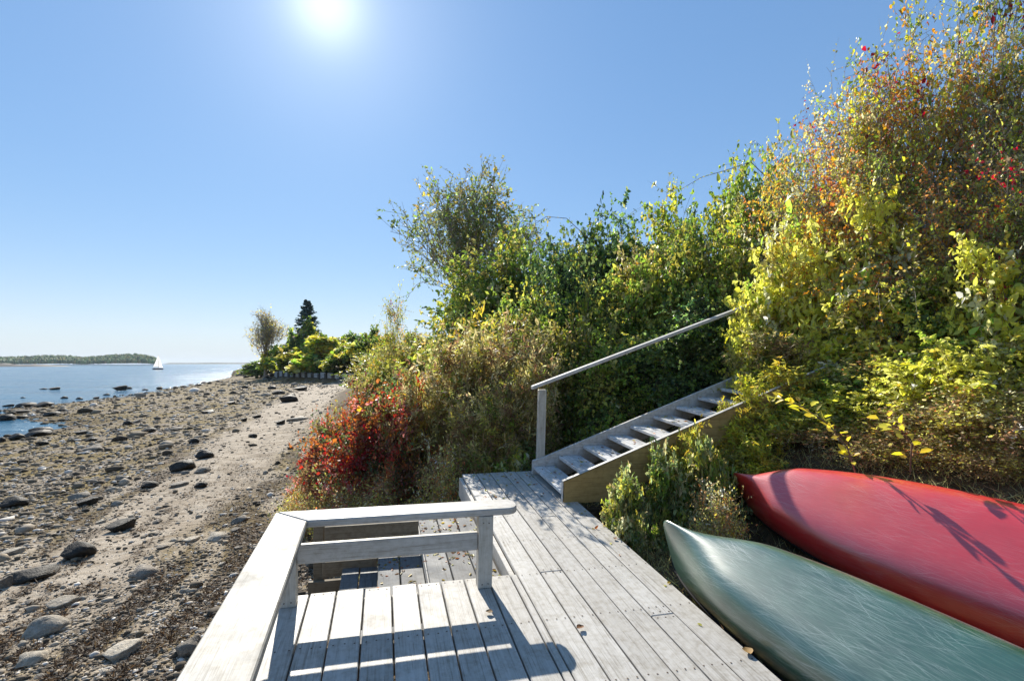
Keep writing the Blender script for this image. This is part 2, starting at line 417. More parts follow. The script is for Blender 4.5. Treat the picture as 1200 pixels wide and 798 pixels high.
fallen_leaf(-.30, -.48, .05, -.3, 'curled brown leaf in front of the rail post', (.26, .16, .07))
fallen_leaf(1.0, .45, .045, 2.0, 'small brown leaf on the walkway edge between post and green canoe', (.24, .11, .04))

# ------------------------------------------------------------------ steps down to the beach through the opening
bs = empty('beach_steps'); bs.matrix_world = DM
tag(bs, 'grey plank steps going down beside the deck behind the bench rail', 'steps')
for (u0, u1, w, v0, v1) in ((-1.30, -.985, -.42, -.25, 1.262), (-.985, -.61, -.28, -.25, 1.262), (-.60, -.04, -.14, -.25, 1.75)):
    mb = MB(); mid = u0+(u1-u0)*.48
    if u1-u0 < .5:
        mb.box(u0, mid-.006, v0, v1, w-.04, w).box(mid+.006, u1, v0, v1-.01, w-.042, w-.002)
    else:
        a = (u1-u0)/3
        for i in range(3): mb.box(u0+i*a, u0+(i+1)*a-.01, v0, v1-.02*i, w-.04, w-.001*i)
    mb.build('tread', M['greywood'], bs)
MB().box(-.606, -.585, -.25, 1.72, -.278, -.182).build('riser', M['paint_x'], bs)
MB().box(-.99, -.968, -.25, 1.25, -.44, -.322).build('riser', M['raw'], bs)
mb = MB()
mb.box(-1.46, -.62, 1.275, 1.315, -.155, -.03).box(-1.52, -.64, 1.266, 1.306, -.325, -.185).box(-1.48, -1.0, 1.27, 1.312, -.495, -.355).box(-1.60, -1.2, 1.262, 1.304, -.67, -.525).box(-1.6, -1.1, 1.27, 1.31, -.9, -.69)
mb.build('side_wall', M['raw'], bs)
MB().box(-1.56, -1.47, 1.315, 1.40, -1.5, -.03).build('wall_post', M['raw'], bs)

# ------------------------------------------------------------------ stairs up the bank
st = empty('wooden_stairs'); st.matrix_world = DM
tag(st, 'grey open wooden stairs with one handrail climbing the bank from the walkway', 'stairs')
RUN, RIS = .327, .1226
SL = RIS/RUN
for i in range(11):
    u = .885+RUN*i; w = .104+RIS*i
    tm = MB().box(u, u+.140, 1.50, 2.545, w-.038, w).box(u+.146, u+.285, 1.50, 2.545, w-.038, w-.001)
    for (a_, b_) in ((.03, 1.53), (.11, 1.53), (.18, 1.53), (.25, 1.53), (.03, 2.515), (.11, 2.515), (.18, 2.515), (.25, 2.515)): tm.disc(u+a_, b_, w+.0012, .005, 1)
    tm.build('tread', [M['tread'], M['nail']], st)
ue = .9+RUN*11.2
def stringer(v0, v1, top0, mat):
    poly = [(.872, .0), (.872, .175), (1.0, top0), (ue, top0+SL*(ue-1.0)), (ue, top0+SL*(ue-1.0)-.27), (1.36, -.02)]
    MB().prism(poly, 'y', v0, v1).build('stringer', mat, st)
MB().prism([(.898, .0), (.898, .222), (ue, .222+SL*(ue-.898)), (ue, .222+SL*(ue-.898)-.27), (1.40, -.02), (.92, -.012)], 'y', 1.462, 1.498).build('stringer', M['raw_fresh'], st)
tp = MB(); a = .2245; tp.prism([(.884, .0), (.884, a), (ue, a+SL*(ue-.884)), (ue, a+SL*(ue-.884)+.004), (.879, a+.003), (.879, 0)], 'y', 1.455, 1.502).build('stringer_edge', M['paint_x'], st, .001)
stringer(2.548, 2.588, .208, M['rail'])
MB().box(.945, 1.045, 2.592, 2.66, .03, 1.062).build('handrail_post', M['paint_z'], st, .005)
MB().box(3.93, 4.02, 2.592, 2.66, .9, 2.17).build('handrail_post', M['paint_z'], st, .005)
hs = (2.277-1.103)/(4.055-.858)
MB().prism([(.858, 1.063), (4.25, 1.063+hs*3.392), (4.25, 1.107+hs*3.392), (.858, 1.107)], 'y', 2.585, 2.672).build('handrail', M['rail'], st, .006)

# ------------------------------------------------------------------ canoes
def canoe_mat(name, base, dark, scr, warm):
    t = NT(name)
    at = t.n('ShaderNodeAttribute', attribute_name='Col')      # x = metres from the bow, y = metres round the hull
    V = at.outputs['Vector']
    def lines(rot, sx, sy, lo, k, soft=.02):
        mp = t.n('ShaderNodeMapping'); mp.inputs['Rotation'].default_value = (0, 0, rot); t.l(V, mp.inputs[0])
        m2 = t.n('ShaderNodeMapping'); m2.inputs['Scale'].default_value = (sx, sy, 1); m2.inputs['Location'].default_value = (k*3.7, k*1.3, k*.7); t.l(mp.outputs[0], m2.inputs[0])
        n = t.noise(m2.outputs[0], 1.0, 1, .4, .25)
        return t.ramp(n, [(lo, (0,)*3), (lo+soft, (1,)*3)])
    m = None
    for k, (rot, sx, sy, lo) in enumerate(((.10, 2.2, 210, .675), (-.28, 2.8, 240, .685), (.45, 3.5, 230, .70), (-.55, 4.5, 220, .735), (-.02, 1.2, 260, .655), (.2, 5, 330, .66), (-.12, 4, 380, .65))):
        l_ = lines(rot, sx, sy, lo, k); m = l_ if m is None else t.math('MAXIMUM', m, l_)
    patch = t.ramp(t.noise(V, 2.3, 4), [(.36, (.05,)*3), (.62, (1,)*3)])
    haze = t.ramp(t.noise(V, 5, 5, .7), [(.35, (0,)*3), (.7, (1,)*3)])
    mp = t.n('ShaderNodeMapping'); mp.inputs['Scale'].default_value = (7, 150, 1); mp.inputs['Rotation'].default_value = (0, 0, .06); t.l(V, mp.inputs[0])
    fine = t.noise(mp.outputs[0], 1, 4, .65)
    c = t.mix(haze, base, dark)
    c = t.mix(t.math('MULTIPLY', t.ramp(fine, [(.48, (0,)*3), (.75, (1,)*3)]), .28), c, warm)
    c = t.mix(t.math('MULTIPLY', t.math('MULTIPLY', m, patch), .36), c, scr)
    ro = t.math('ADD', .26, t.math('MULTIPLY', fine, .26))
    t.bsdf(c, ro, .7, t.math('ADD', t.math('MULTIPLY', m, -.35), t.math('MULTIPLY', fine, .4)), .22, .002, **{'Coat Weight': .9, 'Coat Roughness': .31, 'Coat IOR': 2.0})
    return t.m
M['red'] = canoe_mat('scratched_red_hull', (.68, .008, .016), (.58, .006, .012), (.74, .40, .38), (.68, .10, .10))
M['green'] = canoe_mat('scratched_green_hull', (.014, .085, .048), (.008, .055, .032), (.58, .64, .60), (.20, .33, .27))
t = NT('black_gunwale'); t.bsdf((.02, .02, .02), .75, .15); M['gun'] = t.m

def canoe(name, label, p, mat):
    x, y, z, yaw, pitch, roll, B, D, sh, e1, e2, stem, boxy, vb = p
    L = 4.9; L2 = L/2; nph = 41
    s1 = np.concatenate([np.linspace(0, 1, 36)**2*.9, np.linspace(.95, L2, 20)])
    s = np.concatenate([s1, (L-s1[::-1])[1:]])
    tt = np.abs(1-s/L2)
    b = B*np.clip(1-tt**e1, 0, 1)**e2
    G = -sh*tt**3.2
    c = np.clip((tt-(1-stem))/stem, 0, 1)
    K = G+(D-G)*(np.clip(1-c**5, 0, 1))**.5
    ph = np.linspace(0, PI, nph)
    full = sstep(0, vb, 1-tt)[:, None]
    pp = 1.0-boxy*full; qq = 1.0-.5*boxy*full; ac = np.abs(np.cos(ph))
    cx = np.sign(np.cos(ph))*ac**pp; cz = (1-full)*(1-ac**1.25)+full*np.clip(np.sin(ph), 0, 1)**qq
    P = np.zeros((len(s), nph, 3)); P[..., 0] = s[:, None]; P[..., 1] = b[:, None]*cx+.006*np.cos(ph)
    P[..., 2] = G[:, None]+(K-G)[:, None]*cz
    n = len(s); i = np.arange(n-1)[:, None]*nph; j = np.arange(nph-1)[None, :]
    F = np.stack([i+j, i+j+1, i+nph+j+1, i+nph+j], -1).reshape(-1, 4)
    root = empty(name, (x, y, z)); root.rotation_euler = (roll, pitch, yaw)
    Rm = Matrix.Rotation(yaw, 4, 'Z') @ Matrix.Rotation(pitch, 4, 'Y') @ Matrix.Rotation(roll, 4, 'X')
    root.matrix_world = Matrix.Translation((x, y, z)) @ Rm
    tag(root, label, 'canoe', 'upturned canoes by the walkway')
    arc = np.concatenate([np.zeros((n, 1)), np.cumsum(np.linalg.norm(np.diff(P, axis=1), axis=2), 1)], 1); arc -= arc[:, nph//2:nph//2+1]
    hc = np.stack([np.repeat(s[:, None], nph, 1), arc, 0*arc], -1).reshape(-1, 3)
    h = mesh_np('hull', P.reshape(-1, 3), [F], mat, root, smooth=True, cols=hc)
    md = h.modifiers.new('thick', 'SOLIDIFY'); md.thickness = .008; md.offset = -1
    for sd in (0, nph-1):
        e = P[:, sd, :]; q = []
        for k in range(n):
            for (dy, dz) in ((-.011, -.012), (.011, -.012), (.011, .012), (-.011, .012)):
                q.append((e[k, 0], e[k, 1]+dy, e[k, 2]+dz-.006))
        q = np.array(q); k = np.arange(n-1)[:, None]*4; m4 = np.arange(4)[None, :]
        FF = np.stack([k+m4, k+(m4+1) % 4, k+4+(m4+1) % 4, k+4+m4], -1).reshape(-1, 4)
        mesh_np('gunwale', q, [FF], M['gun'], root)
    for sx in (1.55, 3.4):      # seats slung under the gunwales
        w_ = B*.86; MB().box(sx, sx+.22, -w_, w_, .012, .03).build('seat', M['raw'], root)
    return root
canoe('green_canoe', 'scratched dark green canoe lying upside down along the walkway edge', [1.231, 4.036, .133, -1.13, .099, .521, .384, .302, .141, 2.785, .702, .104, .496, .353], M['green'])
canoe('red_canoe', 'scratched bright red canoe upside down, tilted against the brushy bank', [2.384, 5.423, .268, -1.041, .08, .841, .498, .28, .169, 2.777, .701, .1, .416, .261], M['red'])

# ------------------------------------------------------------------ plants
PAL = dict(
    green=(.105, .145, .030), dark=(.068, .098, .036), deep=(.030, .058, .026), ygreen=(.21, .205, .048), lime=(.30, .245, .05), yellow=(.47, .32, .05), gold=(.40, .25, .055),
    orange=(.44, .17, .04), rust=(.28, .11, .045), red=(.34, .055, .045), crimson=(.22, .025, .035), tan=(.38, .29, .15), olive=(.17, .155, .055), brown=(.15, .095, .055),
    straw=(.42, .33, .16), grey=(.18, .165, .12), sage=(.155, .18, .085), blue=(.085, .135, .125), pink=(.45, .15, .13))

for k_ in PAL:
    f_ = 1.6 if k_ in ('deep', 'blue', 'crimson') else 1.6*1.35
    PAL[k_] = tuple(min(.72, c_*f_) for c_ in PAL[k_])
def tubes(P, R, sides=3):
    """P (m,k,3) polylines, R (m,k) radii"""
    m, k, _ = P.shape
    T = unit(np.gradient(P, axis=1))
    ref = np.where(np.abs(T[..., 2:3]) > .9, arr(1, 0, 0), arr(0, 0, 1))
    a = unit(np.cross(T, ref)); b = np.cross(T, a)
    an = np.arange(sides)*2*PI/sides
    V = P[:, :, None, :]+R[:, :, None, None]*(a[:, :, None, :]*np.cos(an)[None, None, :, None]+b[:, :, None, :]*np.sin(an)[None, None, :, None])
    base = (np.arange(m)[:, None, None]*k+np.arange(k-1)[None, :, None])*sides
    j = np.arange(sides)[None, None, :]; j2 = (j+1) % sides
    F = np.stack([base+j, base+j2, base+sides+j2, base+sides+j], -1).reshape(-1, 4)
    return V.reshape(-1, 3), F

def leaf_geo(pos, ax, nr, L, Wd, fold=.25, simple=False):
    ax = unit(ax); sd = unit(np.cross(ax, nr)); nr = np.cross(sd, ax)
    n = len(pos); L = L[:, None]; Wd = Wd[:, None]
    if simple:
        V = np.stack([pos, pos+ax*L*.45+sd*Wd*.5, pos+ax*L, pos+ax*L*.45-sd*Wd*.5], 1)
        F = np.arange(n)[:, None]*4+np.arange(4)[None, :]
        return V.reshape(-1, 3), F, 4
    up = nr*fold*Wd
    V = np.stack([pos, pos+ax*L*.30+sd*Wd*.48+up*.7, pos+ax*L*.70+sd*Wd*.38+up*.5-nr*L*.05, pos+ax*L-nr*L*.16, pos+ax*L*.70-sd*Wd*.38+up*.5-nr*L*.05, pos+ax*L*.30-sd*Wd*.48+up*.7], 1)
    b = np.arange(n)[:, None]*6
    F = np.concatenate([b+arr(0, 1, 2, 3).astype(int)[None], b+arr(0, 3, 4, 5).astype(int)[None]])
    return V.reshape(-1, 3), F, 6

def along(P, idx, t):
    k = P.shape[1]-1; f = t*k; i = np.minimum(f.astype(int), k-1); r = (f-i)[:, None]
    a = P[idx, i]; b = P[idx, i+1]
    return a*(1-r)+b*r, unit(b-a)

def curve(p0, p1, bend, k, rng, wob):
    t = np.linspace(0, 1, k)[None, :, None]
    mid = (p0+p1)/2+bend
    P = (1-t)**2*p0[:, None]+2*t*(1-t)*mid[:, None]+t*t*p1[:, None]
    L = np.linalg.norm(p1-p0, axis=1)[:, None, None]
    w = rng.normal(0, wob, P.shape)*L; w[:, 0] = 0
    return P+w

def plant(seed, H, W, n1=12, n2=10, n3=5, nl=8, shape='dome', l2=.3, l3=.16, leaf=(.06, .035), pal=(('green', 1, 1),), up2=.25, upleaf=.6, r0=.016, simple=False,
          base=.12, clump=.88, plume=None, droop=.0, lo=.3, bright=1.0, hang=0.0, trunk=None):
    """returns (stem V,F), (leaf V,F,cols)"""
    rng = np.random.default_rng(seed)
    ph = rng.random(n1)*2*PI
    if shape == 'dome':
        ct = rng.uniform(.08, 1, n1)**.8; stn = np.sqrt(1-ct**2); k = rng.uniform(.62, .92, n1)
        tg = np.stack([np.cos(ph)*stn*W/2*k, np.sin(ph)*stn*W/2*k, H*ct*k], 1)
        b = rng.normal(0, 1, (n1, 3))*arr(1, 1, 0)*W*base*.6
    elif shape == 'column':
        rr = np.sqrt(rng.random(n1))*W/2; hh = H*rng.uniform(.62, .97, n1)
        b = np.stack([np.cos(ph)*rr*.8, np.sin(ph)*rr*.8, 0*rr], 1); tg = b+np.stack([rng.normal(0, .09, n1)*H, rng.normal(0, .09, n1)*H, hh], 1)
    elif shape == 'tree':
        ct = rng.uniform(-.1, 1, n1); stn = np.sqrt(1-ct**2); k = rng.uniform(.5, .88, n1)
        tg = np.stack([np.cos(ph)*stn*W/2*k, np.sin(ph)*stn*W/2*k, H*.56+H*.42*ct*k], 1); tg[:, :2] *= (1-.5*np.clip(ct, 0, 1))[:, None]
        b = np.stack([0*ph, 0*ph, H*rng.uniform(.1, .42, n1)], 1)+rng.normal(0, .02, (n1, 3))
    bend = np.stack([-tg[:, 0]*.25, -tg[:, 1]*.25, H*.10*np.ones(n1)], 1)
    P1 = curve(b, tg, bend, 8, rng, .012)
    # secondary
    i2 = np.repeat(np.arange(n1), n2); t2 = lo+(1-lo)*rng.random(len(i2))**.8
    s, tan = along(P1, i2, t2)
    out = unit(s-arr(0, 0, H*.35)); d = unit(tan*.55+out*.45+rng.normal(0, .55, s.shape)+arr(0, 0, up2))
    ln = H*l2*rng.uniform(.45, 1.15, len(i2)); e = s+d*ln[:, None]; e[:, 2] = np.maximum(e[:, 2], .03*H)
    P2 = curve(s, e, arr(0, 0, 1)[None]*ln[:, None]*.12-arr(0, 0, 1)[None]*droop*ln[:, None], 5, rng, .02)
    P2[:, -1, 2] -= droop*ln*.8
    # tertiary
    i3 = np.repeat(np.arange(len(i2)), n3); t3 = .2+.8*rng.random(len(i3))
    s3, tan3 = along(P2, i3, t3)
    d3 = unit(tan3*.6+rng.normal(0, .6, s3.shape)+arr(0, 0, up2*.8-hang)); ln3 = H*l3*rng.uniform(.4, 1.2, len(i3))
    P3 = curve(s3, s3+d3*ln3[:, None], rng.normal(0, .08, s3.shape)*ln3[:, None], 4, rng, .02)
    R1 = r0*np.linspace(1, .35, 8)[None, :]*rng.uniform(.7, 1.2, n1)[:, None]
    R2 = r0*.38*np.linspace(1, .45, 5)[None, :]*np.ones(len(i2))[:, None]
    R3 = r0*.19*np.linspace(1, .5, 4)[None, :]*np.ones(len(i3))[:, None]
    parts = [tubes(P1, R1, 5), tubes(P2, R2, 3), tubes(P3, R3, 3)]
    if trunk:
        k = 9; zz = np.linspace(0, H*trunk[1], k); TP = np.stack([np.cumsum(rng.normal(0, .012, k))*H, np.cumsum(rng.normal(0, .012, k))*H, zz], 1)[None]; TP[0, :2, :2] = 0
        parts.insert(0, tubes(TP, trunk[0]*np.linspace(1, .3, k)[None]+trunk[0]*.4*np.exp(-np.arange(k))[None], 9))
    SV = []; SF = []; o = 0
    for v, f in parts: SV.append(v); SF.append(f+o); o += len(v)
    # leaves
    il = np.repeat(np.arange(len(i3)), nl); tl = rng.random(len(il))**.75
    pos, tl_ = along(P3, il, tl)
    ax = unit(tl_*.5+rng.normal(0, .7, pos.shape)+arr(0, 0, -.12-hang)); nr = unit(rng.normal(0, 1-.55*upleaf, pos.shape)+arr(0, 0, upleaf))
    sz = rng.lognormal(0, .28, len(il)); L = leaf[0]*sz; Wd = leaf[1]*sz*rng.uniform(.8, 1.15, len(il))
    LV, LF, per = leaf_geo(pos, ax, nr, L, Wd, simple=simple)
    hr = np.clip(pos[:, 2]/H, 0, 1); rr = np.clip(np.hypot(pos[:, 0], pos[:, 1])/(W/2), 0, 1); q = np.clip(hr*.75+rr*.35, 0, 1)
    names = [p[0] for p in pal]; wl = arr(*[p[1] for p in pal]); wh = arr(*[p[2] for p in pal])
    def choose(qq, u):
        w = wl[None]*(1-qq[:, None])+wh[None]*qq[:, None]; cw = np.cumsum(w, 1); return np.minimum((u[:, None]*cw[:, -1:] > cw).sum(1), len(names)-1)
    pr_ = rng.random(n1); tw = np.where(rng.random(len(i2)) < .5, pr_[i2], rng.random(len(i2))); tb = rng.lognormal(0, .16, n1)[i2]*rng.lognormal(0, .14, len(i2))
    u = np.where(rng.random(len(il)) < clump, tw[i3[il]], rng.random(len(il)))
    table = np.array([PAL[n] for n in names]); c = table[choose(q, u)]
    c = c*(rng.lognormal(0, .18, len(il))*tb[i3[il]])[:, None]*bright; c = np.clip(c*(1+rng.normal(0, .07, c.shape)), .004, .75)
    C = np.repeat(c, per, 0)
    FL = [LF]
    if plume:     # feathery seed heads at the stem tips
        nm, npl, ls = plume
        ip = np.repeat(np.arange(n1), npl); tp = 1-.16*rng.random(len(ip)); pp, tn = along(P1, ip, tp)
        pp = pp+rng.normal(0, .02, pp.shape)*H*.6
        v2, f2, per2 = leaf_geo(pp, tn+rng.normal(0, .5, pp.shape), rng.normal(0, 1, pp.shape), np.full(len(ip), ls), np.full(len(ip), ls*.3), simple=True)
        cc = np.array(PAL[nm])[None]*rng.lognormal(0, .25, len(ip))[:, None]
        FL = [LF, f2+len(LV)] if per == 4 else [LF, f2+len(LV)]
        LV = np.concatenate([LV, v2]); C = np.concatenate([C, np.repeat(cc, 4, 0)])
    return (np.concatenate(SV), [np.concatenate(SF)]), (LV, FL, C)

def plant_proto(kind, seed, twig='twig', leafm='leaf', parts=('stem', 'foliage'), **kw):
    (sv, sf), (lv, lf, lc) = plant(seed, **kw)
    a = mesh_np(parts[0], sv, sf, M[twig], link=False)
    b = mesh_np(parts[1], lv, lf, M[leafm], cols=lc, link=False)
    return dict(kind=kind, stem=a, leaf=b, H=float(np.percentile(lv[:, 2], 99.3)), W=float(np.percentile(np.hypot(lv[:, 0], lv[:, 1]), 97)*2), used=False)

protos = {}
def proto(key):
    if key in protos: return protos[key]
    kind, var = key
    S = SPEC[kind]; kw = dict(S); kw.pop('cat', None); nm = kw.pop('name')
    p = plant_proto(nm, hash_seed(kind, var), **kw); protos[key] = p
    return p
def hash_seed(k, v): return sum(ord(c)*(i+3) for i, c in enumerate(k))*7+v*131

SPEC = dict(
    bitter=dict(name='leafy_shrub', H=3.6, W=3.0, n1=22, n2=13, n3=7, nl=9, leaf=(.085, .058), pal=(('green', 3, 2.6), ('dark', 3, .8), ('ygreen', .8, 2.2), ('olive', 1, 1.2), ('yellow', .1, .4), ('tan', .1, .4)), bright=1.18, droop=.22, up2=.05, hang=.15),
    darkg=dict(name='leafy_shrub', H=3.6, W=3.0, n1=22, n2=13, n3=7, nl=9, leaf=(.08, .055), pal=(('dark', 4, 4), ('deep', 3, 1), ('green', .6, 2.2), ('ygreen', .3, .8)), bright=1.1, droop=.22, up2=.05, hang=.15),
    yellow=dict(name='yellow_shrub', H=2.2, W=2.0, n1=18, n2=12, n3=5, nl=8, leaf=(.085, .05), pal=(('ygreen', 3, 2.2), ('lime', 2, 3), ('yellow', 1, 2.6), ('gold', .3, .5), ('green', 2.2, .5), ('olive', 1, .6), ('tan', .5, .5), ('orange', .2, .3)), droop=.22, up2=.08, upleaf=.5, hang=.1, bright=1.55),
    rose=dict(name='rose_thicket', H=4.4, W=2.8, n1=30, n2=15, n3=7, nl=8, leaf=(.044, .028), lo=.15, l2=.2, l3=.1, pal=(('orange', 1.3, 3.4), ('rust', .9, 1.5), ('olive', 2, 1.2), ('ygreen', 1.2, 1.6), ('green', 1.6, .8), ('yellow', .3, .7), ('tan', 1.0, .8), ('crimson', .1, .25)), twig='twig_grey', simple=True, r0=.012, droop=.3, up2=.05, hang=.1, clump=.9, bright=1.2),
    sparse=dict(name='twiggy_shrub', H=4.6, W=3.0, n1=26, n2=13, n3=7, nl=5, leaf=(.052, .036), pal=(('yellow', .8, 1.2), ('ygreen', 1.6, 1.6), ('green', 1, .6), ('orange', .4, .6), ('crimson', .15, .4), ('tan', .4, .4)), twig='twig_grey', r0=.013, l2=.22, l3=.1, droop=.3, up2=.05, lo=.2, bright=.95),
    red=dict(name='red_bush', H=1.8, W=2.6, n1=46, n2=14, n3=8, nl=8, leaf=(.042, .026), pal=(('red', .2, 1.9), ('pink', .2, .7), ('orange', .15, .2), ('rust', 1.6, 1.8), ('dark', 1.4, .2), ('olive', 2.2, .5), ('brown', 1.8, .7), ('crimson', .6, 1.0)), bright=.8, simple=True, r0=.009, droop=.1, l2=.26, l3=.14),
    weed=dict(name='tall_weed', H=1.9, W=1.3, n1=52, n2=9, n3=4, nl=7, shape='column', l2=.15, l3=.09, leaf=(.065, .017), pal=(('olive', 3, 2), ('ygreen', .7, .9), ('tan', 1.8, 2.2), ('green', 1.2, .4), ('brown', 1.8, 1.2), ('gold', .2, .5)), bright=.8, twig='straw', r0=.006, plume=('tan', 26, .035), up2=.5, lo=.15, simple=True),
    brush=dict(name='dry_brush', H=1.3, W=1.5, n1=44, n2=11, n3=6, nl=4, shape='dome', l2=.34, l3=.2, leaf=(.036, .02), pal=(('brown', 2, 1.6), ('rust', .3, .3), ('tan', 1.6, 1.4), ('olive', 1.6, 1.6), ('gold', .6, .8), ('ygreen', .6, .9)), bright=1.4, twig='straw', r0=.006, lo=.1, simple=True, droop=.15),
    gold=dict(name='goldenrod_clump', H=1.1, W=1.1, n1=34, n2=11, n3=4, nl=8, shape='dome', l2=.26, l3=.13, leaf=(.055, .018), pal=(('ygreen', 2, 2.2), ('lime', .8, 1.5), ('yellow', .4, 1.6), ('gold', .3, .8), ('olive', 1.8, .8), ('green', 1.8, .4)), twig='straw', r0=.005, droop=.12, lo=.15, plume=('gold', 14, .03)),
    fern=dict(name='green_weed', H=.9, W=1.0, n1=26, n2=11, n3=4, nl=8, shape='dome', l2=.3, l3=.16, leaf=(.05, .026), pal=(('sage', 1.6, 2.0), ('green', 2, .9), ('ygreen', .5, 1.2), ('olive', 1.8, 1.4), ('tan', .8, 1.2)), r0=.005, droop=.1, lo=.15),
    far=dict(name='far_shrub', H=4.5, W=7.0, n1=30, n2=13, n3=7, nl=6, leaf=(.36, .24), pal=(('ygreen', 1, 3), ('lime', .3, 1.2), ('green', 2.4, 1.2), ('dark', 3, .3), ('olive', 1, 1.2), ('gold', .2, 1.0)), bright=1.25, r0=.05, lo=.35, clump=.85, l2=.22, l3=.12, upleaf=.9),
    farg=dict(name='far_shrub', H=4.5, W=6.0, n1=26, n2=12, n3=7, nl=6, leaf=(.32, .22), pal=(('dark', 3, 1.5), ('green', 1.5, 2), ('ygreen', .2, .7), ('grey', 1, .4)), r0=.05, lo=.35, clump=.85),
    mid=dict(name='olive_shrub', H=3.0, W=3.0, n1=24, n2=13, n3=7, nl=8, leaf=(.10, .055), pal=(('olive', 2.5, 2), ('ygreen', 1, 2), ('green', 2, 1), ('tan', .4, .5), ('gold', .2, .4)), r0=.016, lo=.25, simple=True, droop=.15, up2=.1, bright=.85),
)

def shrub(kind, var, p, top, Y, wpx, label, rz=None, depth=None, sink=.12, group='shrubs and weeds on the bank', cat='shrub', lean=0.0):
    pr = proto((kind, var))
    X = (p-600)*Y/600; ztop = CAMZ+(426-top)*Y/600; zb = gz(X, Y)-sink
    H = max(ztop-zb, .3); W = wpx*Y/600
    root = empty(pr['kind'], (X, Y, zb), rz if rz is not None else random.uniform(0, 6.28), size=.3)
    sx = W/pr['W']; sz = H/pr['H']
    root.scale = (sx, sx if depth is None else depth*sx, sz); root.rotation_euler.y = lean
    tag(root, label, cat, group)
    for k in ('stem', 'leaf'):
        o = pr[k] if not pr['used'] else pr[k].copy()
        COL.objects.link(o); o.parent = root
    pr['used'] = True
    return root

# --- along the far point and the sea wall
FARG = 'shrubs on the point above the sea wall'
shrub('far', 0, 336, 408, 118, 84, 'low yellow-green shrub above the sea wall, beside the bare yellow tree', group=FARG, depth=.6)
shrub('far', 1, 378, 398, 108, 116, 'broad yellow-green shrub below the dark spruce', group=FARG, depth=.6)
shrub('far', 0, 414, 404, 99, 124, 'golden-topped broad shrub directly behind the timber sea wall', group=FARG, depth=.6)
shrub('farg', 0, 360, 380, 116, 78, 'green bushy growth around the foot of the spruce', group=FARG, depth=.6)
shrub('farg', 1, 404, 394, 122, 84, 'mid green shrub on the skyline just past the spruce', group=FARG, depth=.6)
shrub('farg', 0, 438, 388, 98, 84, 'dark green shrub on the skyline between spruce and olive tree', group=FARG, depth=.6)
shrub('farg', 1, 308, 424, 124, 44, 'grey-green scrub at the very tip of the point', group=FARG, depth=.6)
shrub('far', 1, 456, 406, 76, 90, 'yellow shrub past the end of the sea wall, above the red bush', group=FARG, depth=.6)
MIDG = 'shrubs between the sea wall and the red bush'
shrub('mid', 0, 452, 412, 36, 100, 'olive shrub with tan tips between sea wall and olive tree', group=MIDG)
shrub('mid', 1, 480, 392, 27, 110, 'olive-green shrub under the low branches of the olive tree', group=MIDG)
shrub('sparse', 0, 462, 352, 25, 64, 'thin twiggy sapling standing against the sky before the olive tree', group=MIDG)
shrub('mid', 0, 446, 422, 22, 70, 'low tan and olive shrub directly behind the red bush', group=MIDG)
shrub('mid', 1, 500, 404, 17, 110, 'broad olive shrub between the red bush and the tree trunk', group=MIDG)
# --- hillside behind the stairs
BG = 'shrubs on the bank behind the stairs'
shrub('bitter', 0, 556, 308, 15.5, 180, 'rounded yellow-green shrub below the olive tree crown', group=BG)
shrub('bitter', 1, 612, 282, 14.5, 160, 'yellow-green shrub where the hedge meets the olive tree', group=BG)
shrub('darkg', 0, 665, 266, 13, 130, 'green vine-draped shrub on the skyline past the olive tree', group=BG)
shrub('darkg', 1, 722, 262, 12.5, 140, 'darkest green shrub on the skyline above the handrail', group=BG)
shrub('bitter', 0, 790, 236, 11.5, 140, 'green shrub with yellow tips on the skyline above the stairs', group=BG)
shrub('bitter', 1, 850, 214, 10.5, 140, 'tall leafy green shrub above the top of the handrail', group=BG)
shrub('bitter', 0, 905, 186, 9.6, 140, 'tall green shrub where the hedge climbs toward the orange thicket', group=BG)
shrub('mid', 0, 560, 372, 11.5, 130, 'olive-gold shrub behind the tall weeds', group=BG)
shrub('bitter', 1, 620, 345, 11, 140, 'green and gold shrub behind the tall weeds and lower handrail', group=BG)
shrub('darkg', 0, 690, 305, 10.5, 150, 'dark green shrub in the hollow behind the handrail', group=BG)
shrub('bitter', 0, 745, 330, 9.6, 140, 'mid green shrub just above the middle of the handrail', group=BG)
shrub('bitter', 1, 810, 280, 9.4, 150, 'bright green shrub hanging over the upper handrail', group=BG)
shrub('bitter', 0, 868, 262, 8.8, 130, 'green shrub with yellowing leaves at the stair top', group=BG)
shrub('mid', 1, 760, 300, 10.2, 130, 'olive and tan shrub in the middle of the hedge above the handrail', group=BG)
shrub('rose', 0, 900, 232, 9.0, 130, 'small-leaved orange-tinged shrub between green hedge and thicket', group=BG)
shrub('mid', 0, 690, 352, 9.4, 110, 'olive shrub with tan tips just over the lower handrail', group=BG)
shrub('mid', 1, 650, 385, 9.0, 130, 'olive shrub behind the lower handrail post', group=BG)
shrub('bitter', 0, 715, 395, 8.4, 130, 'shaded leafy shrub under the handrail beside the lower treads', group=BG)
shrub('darkg', 1, 790, 372, 8.2, 150, 'shaded dark shrub under the handrail beside the upper treads', group=BG)
shrub('darkg', 0, 850, 350, 8.0, 120, 'dark shrub behind the upper handrail post', group=BG)
